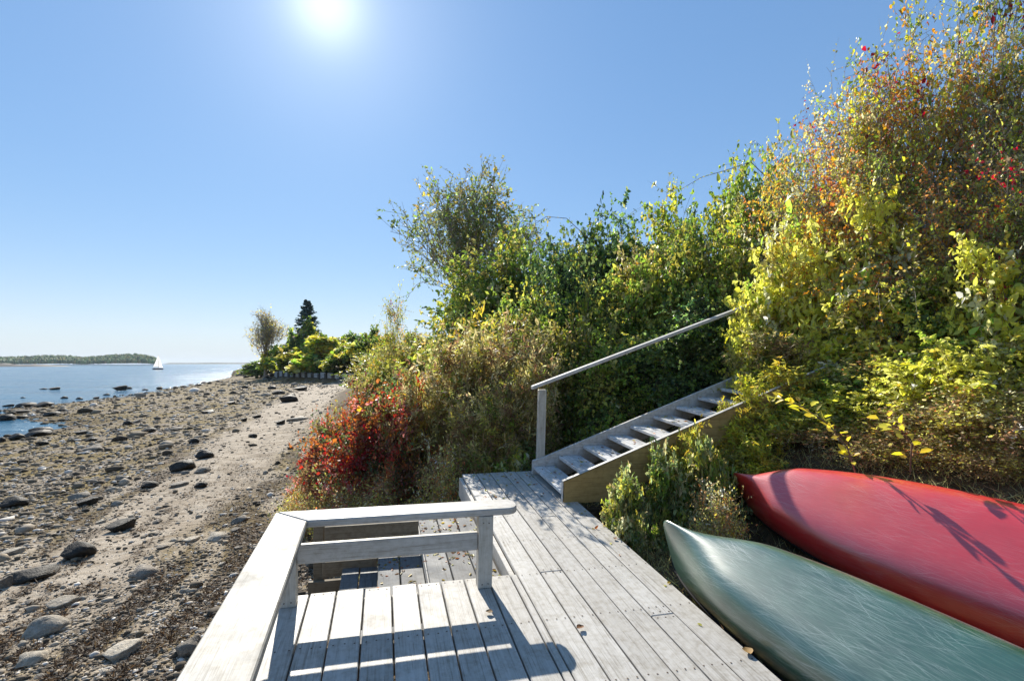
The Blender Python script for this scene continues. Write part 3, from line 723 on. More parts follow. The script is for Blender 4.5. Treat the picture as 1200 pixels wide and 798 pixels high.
# --- weeds and the red bush
WG = 'tall weeds beyond the walkway end'
shrub('weed', 0, 508, 432, 8.6, 100, 'tall olive weeds rising beside the red bush', group=WG, cat='weed')
shrub('weed', 1, 545, 392, 8.4, 110, 'tall tan-plumed weeds behind the end of the walkway', group=WG, cat='weed')
shrub('weed', 0, 590, 376, 8.6, 120, 'tallest weeds, straw coloured, midway between red bush and handrail', group=WG, cat='weed')
shrub('weed', 1, 622, 420, 7.7, 80, 'tan weeds crowding the lower handrail post', group=WG, cat='weed')
shrub('weed', 0, 572, 452, 7.5, 100, 'olive weeds leaning over the walkway end', group=WG, cat='weed')
shrub('brush', 1, 522, 520, 7.4, 90, 'low dry weeds at the foot of the red bush by the walkway corner', group=WG, cat='weed')
shrub('fern', 1, 600, 520, 7.3, 90, 'low dark weeds at the end of the walkway planks', group=WG, cat='weed')
shrub('red', 0, 442, 455, 9.2, 180, 'dense red-leaved bush beside the sandy beach', sink=.1, group='red bushes by the beach', cat='bush')
shrub('red', 1, 500, 455, 8.7, 135, 'red-topped bush with olive lower leaves against the tall weeds', sink=.1, group='red bushes by the beach', cat='bush')
shrub('red', 0, 398, 484, 10.0, 100, 'small low red bush at the sand edge before the larger one', sink=.1, group='red bushes by the beach', cat='bush')
shrub('brush', 0, 352, 574, 8.4, 60, 'small dry beach weed on the sand at the foot of the red bush', sink=.05, group='low beach weeds', cat='weed')
shrub('brush', 1, 400, 566, 8.0, 90, 'sprawling dry weed between the red bush and bench rail corner', sink=.05, group='low beach weeds', cat='weed')
shrub('brush', 0, 440, 558, 7.9, 120, 'dry brown brush under the red bush behind the bench rail', sink=.05, group='low beach weeds', cat='brush')
# --- thicket behind the canoes
TG = 'thicket behind the canoes'
shrub('rose', 0, 945, 160, 8.0, 150, 'orange-tinged thicket shrub stepping up from the green hedge', group=TG)
shrub('rose', 1, 1005, 96, 7.3, 170, 'orange and olive thicket shrub with purple berry twigs on the skyline', group=TG)
shrub('sparse', 1, 1060, 8, 6.8, 190, 'tall twiggy shrub with scattered yellow leaves reaching the picture top', group=TG)
shrub('sparse', 0, 1150, -40, 6.4, 210, 'twiggy bare-branched shrub at the top corner', group=TG)
shrub('rose', 0, 1110, 60, 6.6, 200, 'rust-flecked thicket shrub under the bare corner branches', group=TG)
shrub('rose', 1, 1200, 40, 6.0, 200, 'olive thicket shrub cut off by the picture edge', group=TG)
shrub('rose', 1, 1040, 185, 6.3, 200, 'thicket shrub of orange berries above the yellow bushes', group=TG)
shrub('rose', 0, 1130, 190, 5.7, 190, 'orange-berried thicket shrub over the larger canoe', group=TG)
shrub('sparse', 1, 1205, 170, 5.2, 180, 'loose shrub of big yellow leaves at the picture edge', group=TG)
shrub('yellow', 0, 938, 262, 7.0, 150, 'bright yellow shrub at the top of the stairs', group=TG)
shrub('yellow', 1, 1000, 238, 6.4, 150, 'tall yellow-leaved shrub beneath the orange berries', group=TG)
shrub('yellow', 0, 1030, 335, 5.9, 170, 'yellow-green large-leaved shrub above the tip of the red canoe', group=TG)
shrub('yellow', 1, 1160, 290, 5.0, 150, 'yellow shrub with orange tips near the picture edge', group=TG)
shrub('bitter', 0, 1085, 320, 5.6, 150, 'small-leaved shrub between the two yellow shrubs', group=TG)
shrub('gold', 0, 905, 405, 6.9, 120, 'ferny yellow goldenrod spilling over the upper treads', group=TG, cat='weed')
shrub('gold', 0, 805, 508, 5.45, 80, 'thin straw-coloured goldenrod against the timber stringer', group=TG, cat='weed')
shrub('yellow', 1, 908, 335, 7.15, 115, 'yellow-leaved shrub hiding the end of the handrail', group=TG)
shrub('gold', 1, 862, 500, 5.75, 80, 'yellow goldenrod over the middle treads', group=TG, cat='weed')
shrub('gold', 0, 950, 470, 5.9, 130, 'goldenrod clump between the stairs and the red canoe tip', group=TG, cat='weed')
shrub('fern', 0, 776, 530, 5.3, 75, 'green leafy weed against the bare timber stringer', group=TG, cat='weed')
shrub('fern', 1, 830, 522, 5.25, 72, 'grey-green weed beyond the tip of the green canoe', group=TG, cat='weed')
shrub('gold', 1, 884, 518, 5.5, 90, 'straggly olive goldenrod just above the red canoe tip', group=TG, cat='weed')
shrub('fern', 0, 735, 555, 4.75, 60, 'low green weed in the gap beside the walkway edge', group=TG, cat='weed', sink=.05)
shrub('brush', 0, 965, 500, 5.75, 150, 'brown dry brush behind the nose of the red canoe', group=TG, cat='brush')
shrub('brush', 1, 1050, 492, 5.25, 170, 'tangled brown brush behind the middle of the red canoe', group=TG, cat='brush')
shrub('brush', 0, 1020, 530, 5.05, 100, 'low dry brush touching the red canoe where the branch arches over', group=TG, cat='brush', sink=.05)
shrub('brush', 1, 1100, 528, 4.65, 110, 'low dry brush touching the far side of the red canoe', group=TG, cat='brush', sink=.05)
shrub('brush', 0, 1175, 530, 4.25, 110, 'low dry brush by the red canoe at the picture edge', group=TG, cat='brush', sink=.05)
shrub('brush', 0, 1130, 448, 4.75, 200, 'dark tangled brush under the orange-tipped yellow shrub', group=TG, cat='brush')
shrub('brush', 1, 1195, 440, 4.4, 190, 'dark tangled brush behind the red canoe at the picture edge', group=TG, cat='brush')
shrub('brush', 1, 1090, 395, 5.6, 190, 'taller brown stalks rising behind the tangled brush', group=TG, cat='brush')
shrub('brush', 0, 1180, 380, 5.2, 200, 'tall brown stalks at the picture edge above the brush', group=TG, cat='brush')
shrub('fern', 0, 1010, 488, 5.7, 120, 'broad-leaved green weed over the brush by the arching branch', group=TG, cat='weed')
shrub('fern', 1, 1120, 462, 5.1, 120, 'yellow-green leafy weed in the brush behind the red canoe', group=TG, cat='weed')
shrub('yellow', 1, 1080, 420, 5.7, 130, 'small yellow-green shrub low in the thicket above the brush', group=TG)
shrub('weed', 1, 912, 392, 6.75, 110, 'straw-stemmed weeds mixed into the yellow shrub at the stair top', group=TG, cat='weed')
shrub('weed', 0, 1100, 372, 6.1, 130, 'straw-stemmed weeds in the thicket above the brush', group=TG, cat='weed')
shrub('gold', 1, 985, 452, 5.95, 90, 'low goldenrod between the upper stringer and the red canoe', group=TG, cat='weed')
shrub('yellow', 0, 893, 342, 7.0, 85, 'yellow leafy growth swallowing the upper handrail post', group=TG)
shrub('gold', 0, 922, 432, 6.0, 105, 'golden weed over the near stringer, below the yellow growth', group=TG, cat='weed')
shrub('fern', 0, 968, 436, 6.0, 100, 'green-gold weed at the head of the near stringer', group=TG, cat='weed')
shrub('gold', 1, 882, 452, 5.92, 85, 'olive goldenrod leaning over the near stringer halfway up', group=TG, cat='weed')
shrub('gold', 0, 948, 440, 6.05, 120, 'golden weed below the yellow shrub, hiding the upper stringer', group=TG, cat='weed')
shrub('yellow', 1, 1000, 405, 6.3, 150, 'yellow-green shrub low behind the nose of the red canoe', group=TG)
shrub('bitter', 1, 1070, 385, 6.0, 150, 'green and gold leafy shrub over the middle of the red canoe', group=TG)
shrub('yellow', 0, 1150, 400, 5.4, 150, 'broad-leaved yellow shrub low at the picture edge', group=TG)
shrub('yellow', 0, 990, 452, 5.7, 120, 'small broad-leaved yellow plant at the nose of the red canoe', group=TG)
shrub('yellow', 1, 1048, 425, 5.4, 150, 'yellow-leaved plant just behind the red canoe below the arching branch', group=TG)
shrub('yellow', 0, 1122, 400, 4.95, 170, 'golden broad-leaved plant growing out of the brown brush', group=TG)
shrub('yellow', 1, 1192, 392, 4.6, 160, 'golden plant over the red canoe at the picture edge', group=TG)
shrub('rose', 0, 1020, 300, 6.8, 140, 'orange small-leaved shrub amid the yellow shrubs', group=TG)
shrub('brush', 1, 838, 572, 4.7, 80, 'dry matted brush between the tips of the two canoes', group=TG, cat='brush', sink=.05)

# --- trees
def tree(name, p, top, Y, wpx, label, seed, sink=.2, leafm='leaf', twig='twig_grey', **kw):
    X = (p-600)*Y/600; zb = gz(X, Y)-sink; H = CAMZ+(426-top)*Y/600-zb; W = wpx*Y/600
    (sv, sf), (lv, lf, lc) = plant(seed, H=H, W=W, shape='tree', **kw)
    r = empty(name, (X, Y, zb)); tag(r, label, 'tree')
    mesh_np('trunk', sv, sf, M[twig], r); mesh_np('crown', lv, lf, M[leafm], r, cols=lc)
    return r
tree('olive_tree', 550, 206, 21, 205, 'airy olive-green tree rising above the hedge against the sky', 5, n1=24, n2=12, n3=6, nl=8, leaf=(.12, .07), simple=True, r0=.04, l2=.2, l3=.11, lo=.3,
     pal=(('olive', 2, 1.5), ('sage', 2, 2), ('green', 2, 1), ('dark', 1.2, .4), ('gold', .1, .3)), trunk=(.16, .6), up2=.55, bright=.85)
tree('bare_tree', 311, 364, 118, 52, 'half bare tree with thin yellow leaves at the tip of the point', 9, n1=26, n2=12, n3=5, nl=2, leaf=(.34, .2), simple=True, r0=.09, l2=.2, l3=.12, lo=.3,
     pal=(('gold', 2, 1), ('grey', 1.4, 2), ('tan', 1, 1)), trunk=(.35, .6), up2=.6)
def spruce(p, top, Y, wpx, label, seed):
    rng = np.random.default_rng(seed)
    X = (p-600)*Y/600; zb = gz(X, Y)-.2; H = CAMZ+(426-top)*Y/600-zb; W = wpx*Y/600
    r = empty('spruce_tree', (X, Y, zb)); tag(r, label, 'tree')
    zz = np.linspace(0, H*.97, 8); TP = np.stack([0*zz, 0*zz, zz], 1)[None]
    SV, SF = tubes(TP, np.linspace(.3, .03, 8)[None], 8)
    h = np.sort(rng.uniform(.12, .985, 330)); h = np.round(h*26)/26+rng.normal(0, .006, 330); h = np.clip(h, .1, .985)
    ph = rng.random(330)*2*PI; rad = W/2*(1-h)**.8*rng.uniform(.65, 1.2, 330)+.2
    s = np.stack([0*h, 0*h, h*H], 1); e = s+np.stack([np.cos(ph)*rad, np.sin(ph)*rad, rad*rng.uniform(-.28, .12, 330)], 1)
    P = curve(s, e, arr(0, 0, -1)[None]*rad[:, None]*.12, 6, rng, .01)
    v, f = tubes(P, np.linspace(.05, .012, 6)[None]*np.ones(330)[:, None], 3); mesh_np('trunk', np.concatenate([SV, v]), [np.concatenate([SF, f+len(SV)])], M['twig'], r)
    ip = np.repeat(np.arange(330), 40); t_ = rng.uniform(.12, 1, len(ip)); pos, tn = along(P, ip, t_)
    sd = np.stack([-np.sin(ph[ip]), np.cos(ph[ip]), 0*t_], 1)*np.where(rng.random(len(ip)) < .5, 1, -1)[:, None]
    v, f, per = leaf_geo(pos, tn*.7+sd*.7+arr(0, 0, -.25)+rng.normal(0, .2, pos.shape), rng.normal(0, .4, pos.shape)+arr(0, 0, 1), .4+.9*(1-h[ip])*rng.uniform(.5, 1, len(ip)), np.full(len(ip), .42), simple=True)
    c = np.array(PAL['blue'])[None]*rng.lognormal(0, .25, len(ip))[:, None]
    mesh_np('crown', v, [f], M['needle'], r, cols=np.repeat(c, 4, 0))
spruce(360, 350, 122, 52, 'dark blue-green spruce standing above the shrubs on the point', 4)

# arching leafy branch that shades the red canoe
def sprig(name, pts, label, seed, leaf=(.10, .055), nl=40, pal=('lime', 'ygreen', 'yellow')):
    rng = np.random.default_rng(seed); P = np.array(pts)[None]; k = P.shape[1]
    root = empty(name, pts[0]); tag(root, label, 'branch', 'leafy branches by the canoes')
    P = P-np.array(pts[0])
    i = np.zeros(nl, int); s, tn = along(P, i, np.clip(np.linspace(.12, 1, nl)+rng.normal(0, .02, nl), .05, 1))
    side = unit(np.cross(tn, arr(0, 0, 1)))*np.where(np.arange(nl) % 2 == 0, 1, -1)[:, None]
    e = s+(side*.6+tn*.6+rng.normal(0, .25, s.shape))*rng.uniform(.03, .09, nl)[:, None]
    P2 = curve(s, e, 0*s, 3, rng, .01)
    v1, f1 = tubes(P, np.linspace(.008, .003, k)[None], 5); v2, f2 = tubes(P2, np.full((nl, 3), .0018), 3)
    mesh_np('stem', np.concatenate([v1, v2]), [np.concatenate([f1, f2+len(v1)])], M['twig'], root)
    v, f, per = leaf_geo(e, unit(e-s)+rng.normal(0, .2, s.shape), rng.normal(0, .5, s.shape)+arr(-.3, .6, .7), leaf[0]*rng.uniform(.6, 1.2, nl), leaf[1]*rng.uniform(.7, 1.1, nl))
    c = np.array([PAL[pal[x]] for x in rng.integers(0, len(pal), nl)])*rng.uniform(.8, 1.2, nl)[:, None]
    mesh_np('leaves', v, [f], M['leaf'], root, cols=np.repeat(c, per, 0))
sprig('leafy_branch', [(3.12, 4.62, .5), (3.0, 4.58, .8), (2.8, 4.54, 1.02), (2.55, 4.5, 1.17), (2.28, 4.46, 1.27)], 'leafy yellow-green branch arching over the red canoe from behind', 3)
sprig('leafy_branch', [(3.5, 4.5, .6), (3.45, 4.42, .85), (3.3, 4.36, 1.0), (3.15, 4.3, 1.06)], 'short leafy branch with large yellow leaves behind the red canoe', 6, nl=16)
sprig('leafy_branch', [px(905, 215, 9.0), px(880, 190, 8.9), px(850, 200, 8.8), px(822, 208, 8.7), px(798, 222, 8.6)], 'thin arching bramble cane standing out against the sky', 8, leaf=(.05, .03), nl=24, pal=('green', 'olive', 'ygreen'))
sprig('leafy_branch', [px(690, 280, 11), px(664, 256, 11), px(640, 254, 10.9), px(622, 266, 10.9), px(606, 284, 10.9)], 'looping vine tendril over the hedge beside the olive tree', 12, leaf=(.05, .03), nl=14, pal=('green', 'olive', 'tan'))

# the same tangle carries on along the bank past the thicket
def undergrowth():
    rng = np.random.default_rng(23); LV = []; LF = []; LC = []; SV = []; SF = []; o = 0; so_ = 0
    for (kind, x, y, sc_, zs) in (('yellow', 5.75, 4.6, 1.0, 1.0), ('rose', 6.5, 5.6, .8, .75), ('brush', 5.3, 3.6, 1.1, 1.0), ('rose', 7.2, 4.4, .8, .75), ('bitter', 7.6, 6.4, .9, .9), ('brush', 5.6, 2.6, 1.2, 1.0), ('yellow', 6.6, 3.2, 1.1, 1.0), ('rose', 8.3, 5.4, .9, .8), ('brush', 6.2, 4.2, 1.2, 1.0), ('bitter', 7.4, 2.6, .9, .8), ('brush', 4.9, 1.8, 1.1, .9)):
        pr = proto((kind, 0)); a = rng.random()*6.28; c, s = math.cos(a), math.sin(a)
        for k, (VV, FF, off) in (('leaf', (LV, LF, o)), ('stem', (SV, SF, so_))):
            me = pr[k].data; v = np.empty(len(me.vertices)*3, np.float32); me.vertices.foreach_get('co', v); v = v.reshape(-1, 3)*arr(sc_, sc_, zs)
            v = np.stack([v[:, 0]*c-v[:, 1]*s+x, v[:, 0]*s+v[:, 1]*c+y, v[:, 2]+gz(x, y)-.15], 1)
            f = np.empty(len(me.loops), np.int32); me.loops.foreach_get('vertex_index', f); VV.append(v); FF.append(f.reshape(-1, 4)+off)
            if k == 'leaf':
                cc = np.empty(len(me.vertices)*4, np.float32); me.color_attributes['Col'].data.foreach_get('color', cc); LC.append(cc.reshape(-1, 4)[:, :3]); o += len(v)
            else: so_ += len(v)
    u = mesh_np('undergrowth', np.concatenate(LV), [np.concatenate(LF)], M['leaf'], cols=np.concatenate(LC))
    tag(u, 'tangled autumn undergrowth running on along the bank past the thicket', 'undergrowth', kind='stuff')
    mesh_np('stems', np.concatenate(SV), [np.concatenate(SF)], M['twig_grey'], u)
undergrowth()

# ground cover: dry grass and litter on the bank
def ground_cover():
    rng = np.random.default_rng(17)
    n = 150000
    Y = rng.uniform(1.5, 12, n)**1.0; X = rng.uniform(-3.5, 9, n)
    dT, sT, _ = poly_dist(TOE, X, Y); u, v = to_deck(X, Y)
    ok = (sT > 0) & (dT > .15) & ~((u > -1.75) & (u < 1.09) & (v < 2.78)) & ~((u > .8) & (u < 4.8) & (v > 1.4) & (v < 2.65)) & ~((u > -1.6) & (u < .1) & (v < 1.9)) & (X < Y*1.06)
    X, Y = X[ok], Y[ok]; z = terrain(X, Y); n = len(X)
    pos = np.stack([X, Y, z-.01], 1); ax = rng.normal(0, .75, (n, 3)); ax[:, 2] = np.abs(ax[:, 2])*.6+.32
    L = rng.uniform(.04, .20, n)
    v_, f, per = leaf_geo(pos, ax, rng.normal(0, 1, (n, 3)), L, rng.uniform(.003, .007, n), simple=True)
    k = rng.random(n); c = np.where(k[:, None] < .5, np.array(PAL['straw']), np.where(k[:, None] < .72, np.array(PAL['brown']), np.where(k[:, None] < .9, np.array(PAL['olive']), np.array(PAL['tan']))))*rng.lognormal(-.2, .3, n)[:, None]
    tag(mesh_np('dry_grass', v_, [f], M['leaf'], cols=np.repeat(c, 4, 0)), 'dry straw grass and litter covering the bank', 'grass', kind='stuff')
ground_cover()

def litter():
    rng = np.random.default_rng(31); pts = []
    for (u0, u1, v0, v1, w, n) in ((-.60, -.05, .05, 1.7, -.138, 170), (-.97, -.62, .05, 1.25, -.278, 60), (.02, .85, 1.6, 2.7, .003, 60), (.9, 4.0, 1.55, 2.5, None, 150), (.9, 1.05, -1.0, 1.4, .003, 14)):
        u = rng.uniform(u0, u1, n); v = v0+(v1-v0)*rng.random(n)**.7
        ww = np.full(n, w) if w is not None else .108+RIS*np.floor((u-.885)/RUN)
        if w is None: ok = ((u-.885) % RUN) < .26; u, v, ww = u[ok], v[ok], ww[ok]
        pts.append(np.stack([u, v, ww], 1))
    P = np.concatenate(pts); n = len(P); W3 = ORG[None]+P[:, :1]*D2[None]+P[:, 1:2]*D1[None]+P[:, 2:]*D3[None]
    ax = rng.normal(0, 1, (n, 3)); ax[:, 2] = np.abs(ax[:, 2])*.12
    v_, f, per = leaf_geo(W3, ax, rng.normal(0, .25, (n, 3))+arr(0, 0, 1), rng.uniform(.02, .055, n), rng.uniform(.01, .028, n))
    c = np.array([PAL[k] for k in rng.choice(['tan', 'brown', 'gold', 'rust', 'yellow'], n)])*rng.uniform(.4, .9, n)[:, None]
    tag(mesh_np('leaf_litter', v_, [f], M['leaf'], cols=np.repeat(c, per, 0)), 'small dry leaves littering the steps and walkway', 'leaves', kind='stuff')
litter()

# ------------------------------------------------------------------ stones
def rock_mat(name, stops, wet=.0):
    t = NT(name); v = t.coords(); oi = t.n('ShaderNodeObjectInfo')
    ad = t.n('ShaderNodeVectorMath', operation='ADD'); t.l(v, ad.inputs[0]); t.l(oi.outputs['Location'], ad.inputs[1])
    n = t.noise(ad.outputs[0], 5, 6, .65); n2 = t.noise(ad.outputs[0], 22, 4)
    c = t.ramp(n, stops); c = t.mix(.6, c, t.ramp(n2, [(.3, (.6, .58, .55)), (.65, (1.1, 1.1, 1.1))]), 'MULTIPLY')
    c = t.mix(1.0, c, t.ramp(oi.outputs['Random'], [(0, (.7, .68, .66)), (1, (1.1, 1.08, 1.04))]), 'MULTIPLY')
    t.bsdf(c, .8-wet, .3, t.math('ADD', n, t.math('MULTIPLY', n2, .4)), .7, .05); return t.m
RM = dict(d=rock_mat('weedy_dark_rock', [(.3, (.016, .014, .011)), (.6, (.05, .041, .03)), (.8, (.13, .105, .075))], .15),
          g=rock_mat('grey_rock', [(.3, (.15, .13, .11)), (.6, (.30, .265, .22)), (.8, (.48, .43, .37))]),
          p=rock_mat('pale_rock', [(.3, (.28, .24, .19)), (.55, (.48, .43, .35)), (.8, (.66, .61, .54))]))
def rock_mesh(seed, sub=3):
    rng = np.random.default_rng(seed); bm = bmesh.new(); bmesh.ops.create_icosphere(bm, subdivisions=sub, radius=1)
    V = np.array([v.co[:] for v in bm.verts]); F = np.array([[v.index for v in f.verts] for f in bm.faces]); bm.free()
    for k in range(14):                       # chop facets
        nrm = unit(rng.normal(0, 1, 3)); d = rng.uniform(.42, .85); q = V @ nrm
        V = V-np.maximum(q-d, 0)[:, None]*nrm[None]*.85
    o1 = fbm(V[:, 0]*1.6+seed, V[:, 1]*1.6+V[:, 2]*1.1, seed, 4)-.5
    V = V*(1+.5*o1)[:, None]
    ex = (V.max(0)-V.min(0)); V = (V-(V.max(0)+V.min(0))/2)/ex
    return V, F
ROCKS = {(c, k): None for c in RM for k in range(5)}
for k in range(5):
    V, F = rock_mesh(40+k, 3)
    for c in RM: ROCKS[(c, k)] = mesh_np('rock', V, [F], RM[c], smooth=True, link=False)
ri = random.Random(21)
def rock(p, q, wpx, hpx, c, label, group, name=None):
    X, Y, Z = ray_ground(p, q)
    if Z < SEA-.1 and name != 'shore': Z = SEA-.05
    w = wpx*Y/600*.80; h = hpx*Y/600*.74
    src = ROCKS[(c, ri.randrange(5))]; o = src.copy(); o.name = 'boulder' if w > .6 else 'stone'
    COL.objects.link(o)
    o.scale = (w, w*ri.uniform(.75, 1.15), h*1.55); o.location = (X, Y, Z+h*(.32 if c == 'd' else .12)); o.rotation_euler = (ri.uniform(-.1, .1), ri.uniform(-.1, .1), ri.uniform(-.35, .35))
    tag(o, label, 'boulder' if w > .6 else 'stone', group)
    return o
WL = 'dark weedy boulders along the waterline'; ML = 'dark stones on the shingle'; DL = 'stones on the sand near the deck'; SL_ = 'rocks below the sea wall'
NAMED = [
 (140, 459, 16, 7.5, 'd', 'largest dark boulder on the water edge, below the sailboat', WL), (151, 457.5, 7, 4, 'd', 'small dark rock touching the large waterline boulder', WL),
 (187, 456.5, 10, 4.5, 'd', 'rounded dark boulder on the water edge straight below the sailboat', WL), (63, 461, 12, 4, 'd', 'flat dark rock standing alone in the water', WL), (51, 461, 9, 2.4, 'd', 'low dark rock in the water beside a bigger flat one', WL),
 (108, 528, 32, 10, 'g', 'wide flat grey boulder in the middle of the shingle', ML), (339, 471, 27, 12, 'd', 'biggest dark boulder on the sand before the sea wall', SL_), (326, 462, 20, 6, 'd', 'long dark boulder behind the biggest one near the sea wall', SL_),
 (351, 458, 19, 6, 'd', 'dark boulder closest to the sea wall end by the red bush', SL_), (216, 550, 31, 14, 'd', 'large rounded dark boulder on the sand edge', ML), (240, 537, 24, 11, 'd', 'dark boulder just beyond the large rounded one on the sand edge', ML),
 (237, 554, 22, 9, 'g', 'smooth grey boulder beside the large rounded dark one', ML), (217, 556, 13, 6, 'g', 'small grey stone in front of the large rounded dark boulder', ML),
 (93, 652, 42, 20, 'd', 'black angular boulder resting alone on the sand', DL), (39, 677, 60, 16, 'd', 'long low black boulder on the wrack line', DL), (140, 622, 33, 13, 'd', 'dark wedge-shaped stone on the sand beyond the black boulder', DL),
 (168, 674, 42, 16, 'g', 'grey slab-like stone between black boulder and bench rail', DL), (56, 742, 52, 24, 'p', 'largest pale tan boulder in the wrack', DL), (71, 712, 34, 11, 'p', 'flat pale stone lying beyond the largest tan boulder', DL),
 (37, 775, 40, 16, 'p', 'tan boulder at the bottom corner of the beach', DL), (142, 767, 42, 18, 'p', 'tan stone with a dark shaded side near the cap rail', DL), (222, 766, 36, 28, 'g', 'round grey boulder tucked against the deck edge', DL),
 (17, 595, 32, 14, 'd', 'rounded brown boulder at the picture edge on the shingle', ML), (101, 592, 22, 9, 'd', 'dark stone leaning on a flat grey one on the shingle', ML), (95, 583, 26, 9, 'g', 'flat grey stone behind a dark one on the shingle', ML),
 (254, 631, 28, 9, 'p', 'long pale stone pointing at the bench rail corner', DL), (282, 611, 22, 10, 'g', 'blocky grey stone above the bench rail corner', DL), (224, 635, 20, 7, 'p', 'small pale stone beside the long pale one', DL),
 (349, 492, 32, 7, 'p', 'tan slab beside the red bush on the upper beach', SL_), (138, 591, 15, 7, 'p', 'whitest stone on the shingle', ML), (13, 650, 28, 9, 'p', 'pale slab at the picture edge', DL), (4, 688, 18, 20, 'g', 'grey boulder cut by the picture edge beside the long black one', DL)]
for r_ in NAMED: rock(*r_)
for (p, q, w, h) in [(75, 469, 10, 4), (93, 469, 9, 4), (31, 477, 22, 7), (53, 477, 20, 7), (9, 477, 14, 4), (27, 470, 6, 2.2), (62, 487, 20, 6), (73, 482, 13, 4), (8, 493, 20, 10), (25, 484, 18, 4), (27, 490, 15, 5), (50, 506, 27, 7), (45, 511, 32, 9), (20, 516, 20, 9), (2, 518, 9, 7), (50, 522, 20, 7), (112, 468, 7, 3), (125, 464, 8, 3), (170, 458, 8, 3), (206, 455, 8, 3.4), (216, 454, 7, 3), (232, 452, 8, 3), (245, 450, 7, 3), (258, 448, 8, 3)]:
    rock(p, q, w, h, 'd', 'dark weed-covered boulder among many along the waterline', WL)
for (p, q, w, h) in [(95, 509, 18, 5), (107, 517, 15, 5), (83, 517, 12, 4), (149, 498, 14, 6), (160, 496, 9, 6), (174, 507, 20, 6), (205, 504, 24, 5), (319, 456, 12, 5), (287, 455, 9, 4), (285, 494, 9, 5), (227, 520, 16, 7), (175, 506, 16, 5), (296, 513, 14, 5), (300, 490, 12, 5), (328, 498, 13, 6), (244, 484, 22, 5), (175, 572, 24, 9), (108, 565, 19, 8), (142, 563, 19, 8), (235, 570, 20, 7), (209, 570, 20, 7), (312, 464, 14, 5), (298, 460, 12, 4), (270, 474, 10, 4), (258, 491, 9, 4)]:
    rock(p, q, w, h, 'd' if ri.random() < .7 else 'g', 'dark stone among many scattered over the shingle', ML)
for k in range(70):
    q = 452+ri.random()**1.6*190; p = ri.uniform(0, 330-(q-452)*.8); s_ = .25+(q-440)/220
    rock(p, q, ri.uniform(4, 10)*s_, ri.uniform(1.8, 3.6)*s_, ri.choice('dggggp'), 'weathered stone among many scattered over the shingle', 'loose stones on the shingle')
for k in range(70):
    q = ri.uniform(600, 797); p = ri.uniform(0, 330-(q-590)*.62)
    rock(p, q, ri.uniform(5, 15), ri.uniform(2.5, 6), ri.choice('gpppg'), 'small stone among many on the sand by the deck', 'loose stones by the deck')
for k in range(34):
    p = ri.uniform(276, 322); q = 438.5+(p-276)*.12+ri.uniform(-2, 3)
    rock(p, q, ri.uniform(4, 9), ri.uniform(2.5, 4.5), ri.choice('gddg'), 'grey rock in the heap at the end of the sea wall', 'rock heap at the tip of the point')

def pebbles():
    rng = np.random.default_rng(77); n = 42000
    # spread evenly in the picture plane so near and far shingle read alike
    p = rng.uniform(-60, 420, n); q = 446+rng.random(n)**1.25*352
    Yp = np.full(n, 5.0)
    for it in range(25):
        X = (p-600)*Yp/600; z = terrain(X, Yp); Yn = np.clip(600*(CAMZ-z)/(q-426), 2, 150); Yp = Yp*.4+Yn*.6
    X = (p-600)*Yp/600; z = terrain(X, Yp); dT, sT, _ = poly_dist(TOE, X, Yp)
    dS, _, _ = poly_dist(arr([-6.0, 4], [-6.6, 7.9], [-7.0, 10.9], [-9.8, 19], [-12.0, 26], [-18.4, 46]), X, Yp)
    ok = (sT < 0) & (z > SEA-.05) & (dT > .1) & ((dS > .8+.03*Yp) | (rng.random(n) < .38)); X, Yp, z, dT = X[ok], Yp[ok], z[ok], dT[ok]; n = len(X)
    size = np.exp(rng.normal(0, .6, n))*(.019+.0021*Yp)*np.where(dT < 5, .62, 1.0)
    V0, F0 = [], None
    bm = bmesh.new(); bmesh.ops.create_icosphere(bm, subdivisions=1, radius=.5); B = np.array([v.co[:] for v in bm.verts]); F0 = np.array([[v.index for v in f.verts] for f in bm.faces]); bm.free()
    jit = rng.normal(1, .16, (n, len(B), 1)); a = rng.random(n)*2*PI; c, s = np.cos(a), np.sin(a)
    sc = np.stack([size*rng.uniform(.9, 1.6, n), size*rng.uniform(.7, 1.1, n), size*rng.uniform(.35, .75, n)], 1)
    P = B[None]*jit*sc[:, None, :]; Q = np.stack([P[..., 0]*c[:, None]-P[..., 1]*s[:, None], P[..., 0]*s[:, None]+P[..., 1]*c[:, None], P[..., 2]], -1)
    Q = Q+np.stack([X, Yp, z+sc[:, 2]*.2], 1)[:, None, :]
    F = (np.arange(n)[:, None, None]*len(B)+F0[None]).reshape(-1, 3)
    t_ = rng.random(n)[:, None]; base = np.where(t_ < .35, arr(.09, .07, .048), np.where(t_ < .66, arr(.22, .175, .12), np.where(t_ < .9, arr(.36, .305, .235), arr(.64, .59, .52))))*rng.lognormal(0, .22, n)[:, None]
    t = NT('pebble_stone'); at = t.n('ShaderNodeAttribute', attribute_name='Col'); nn = t.noise(t.coords(), 45, 3)
    t.bsdf(t.mix(.5, at.outputs['Color'], t.ramp(nn, [(.3, (.55,)*3), (.7, (1.15,)*3)]), 'MULTIPLY'), .85, .25)
    tag(mesh_np('pebbles', Q.reshape(-1, 3), [F], t.m, cols=np.repeat(base, len(B), 0), smooth=True), 'loose pebbles and shingle covering the beach', 'pebbles', kind='stuff')
pebbles()

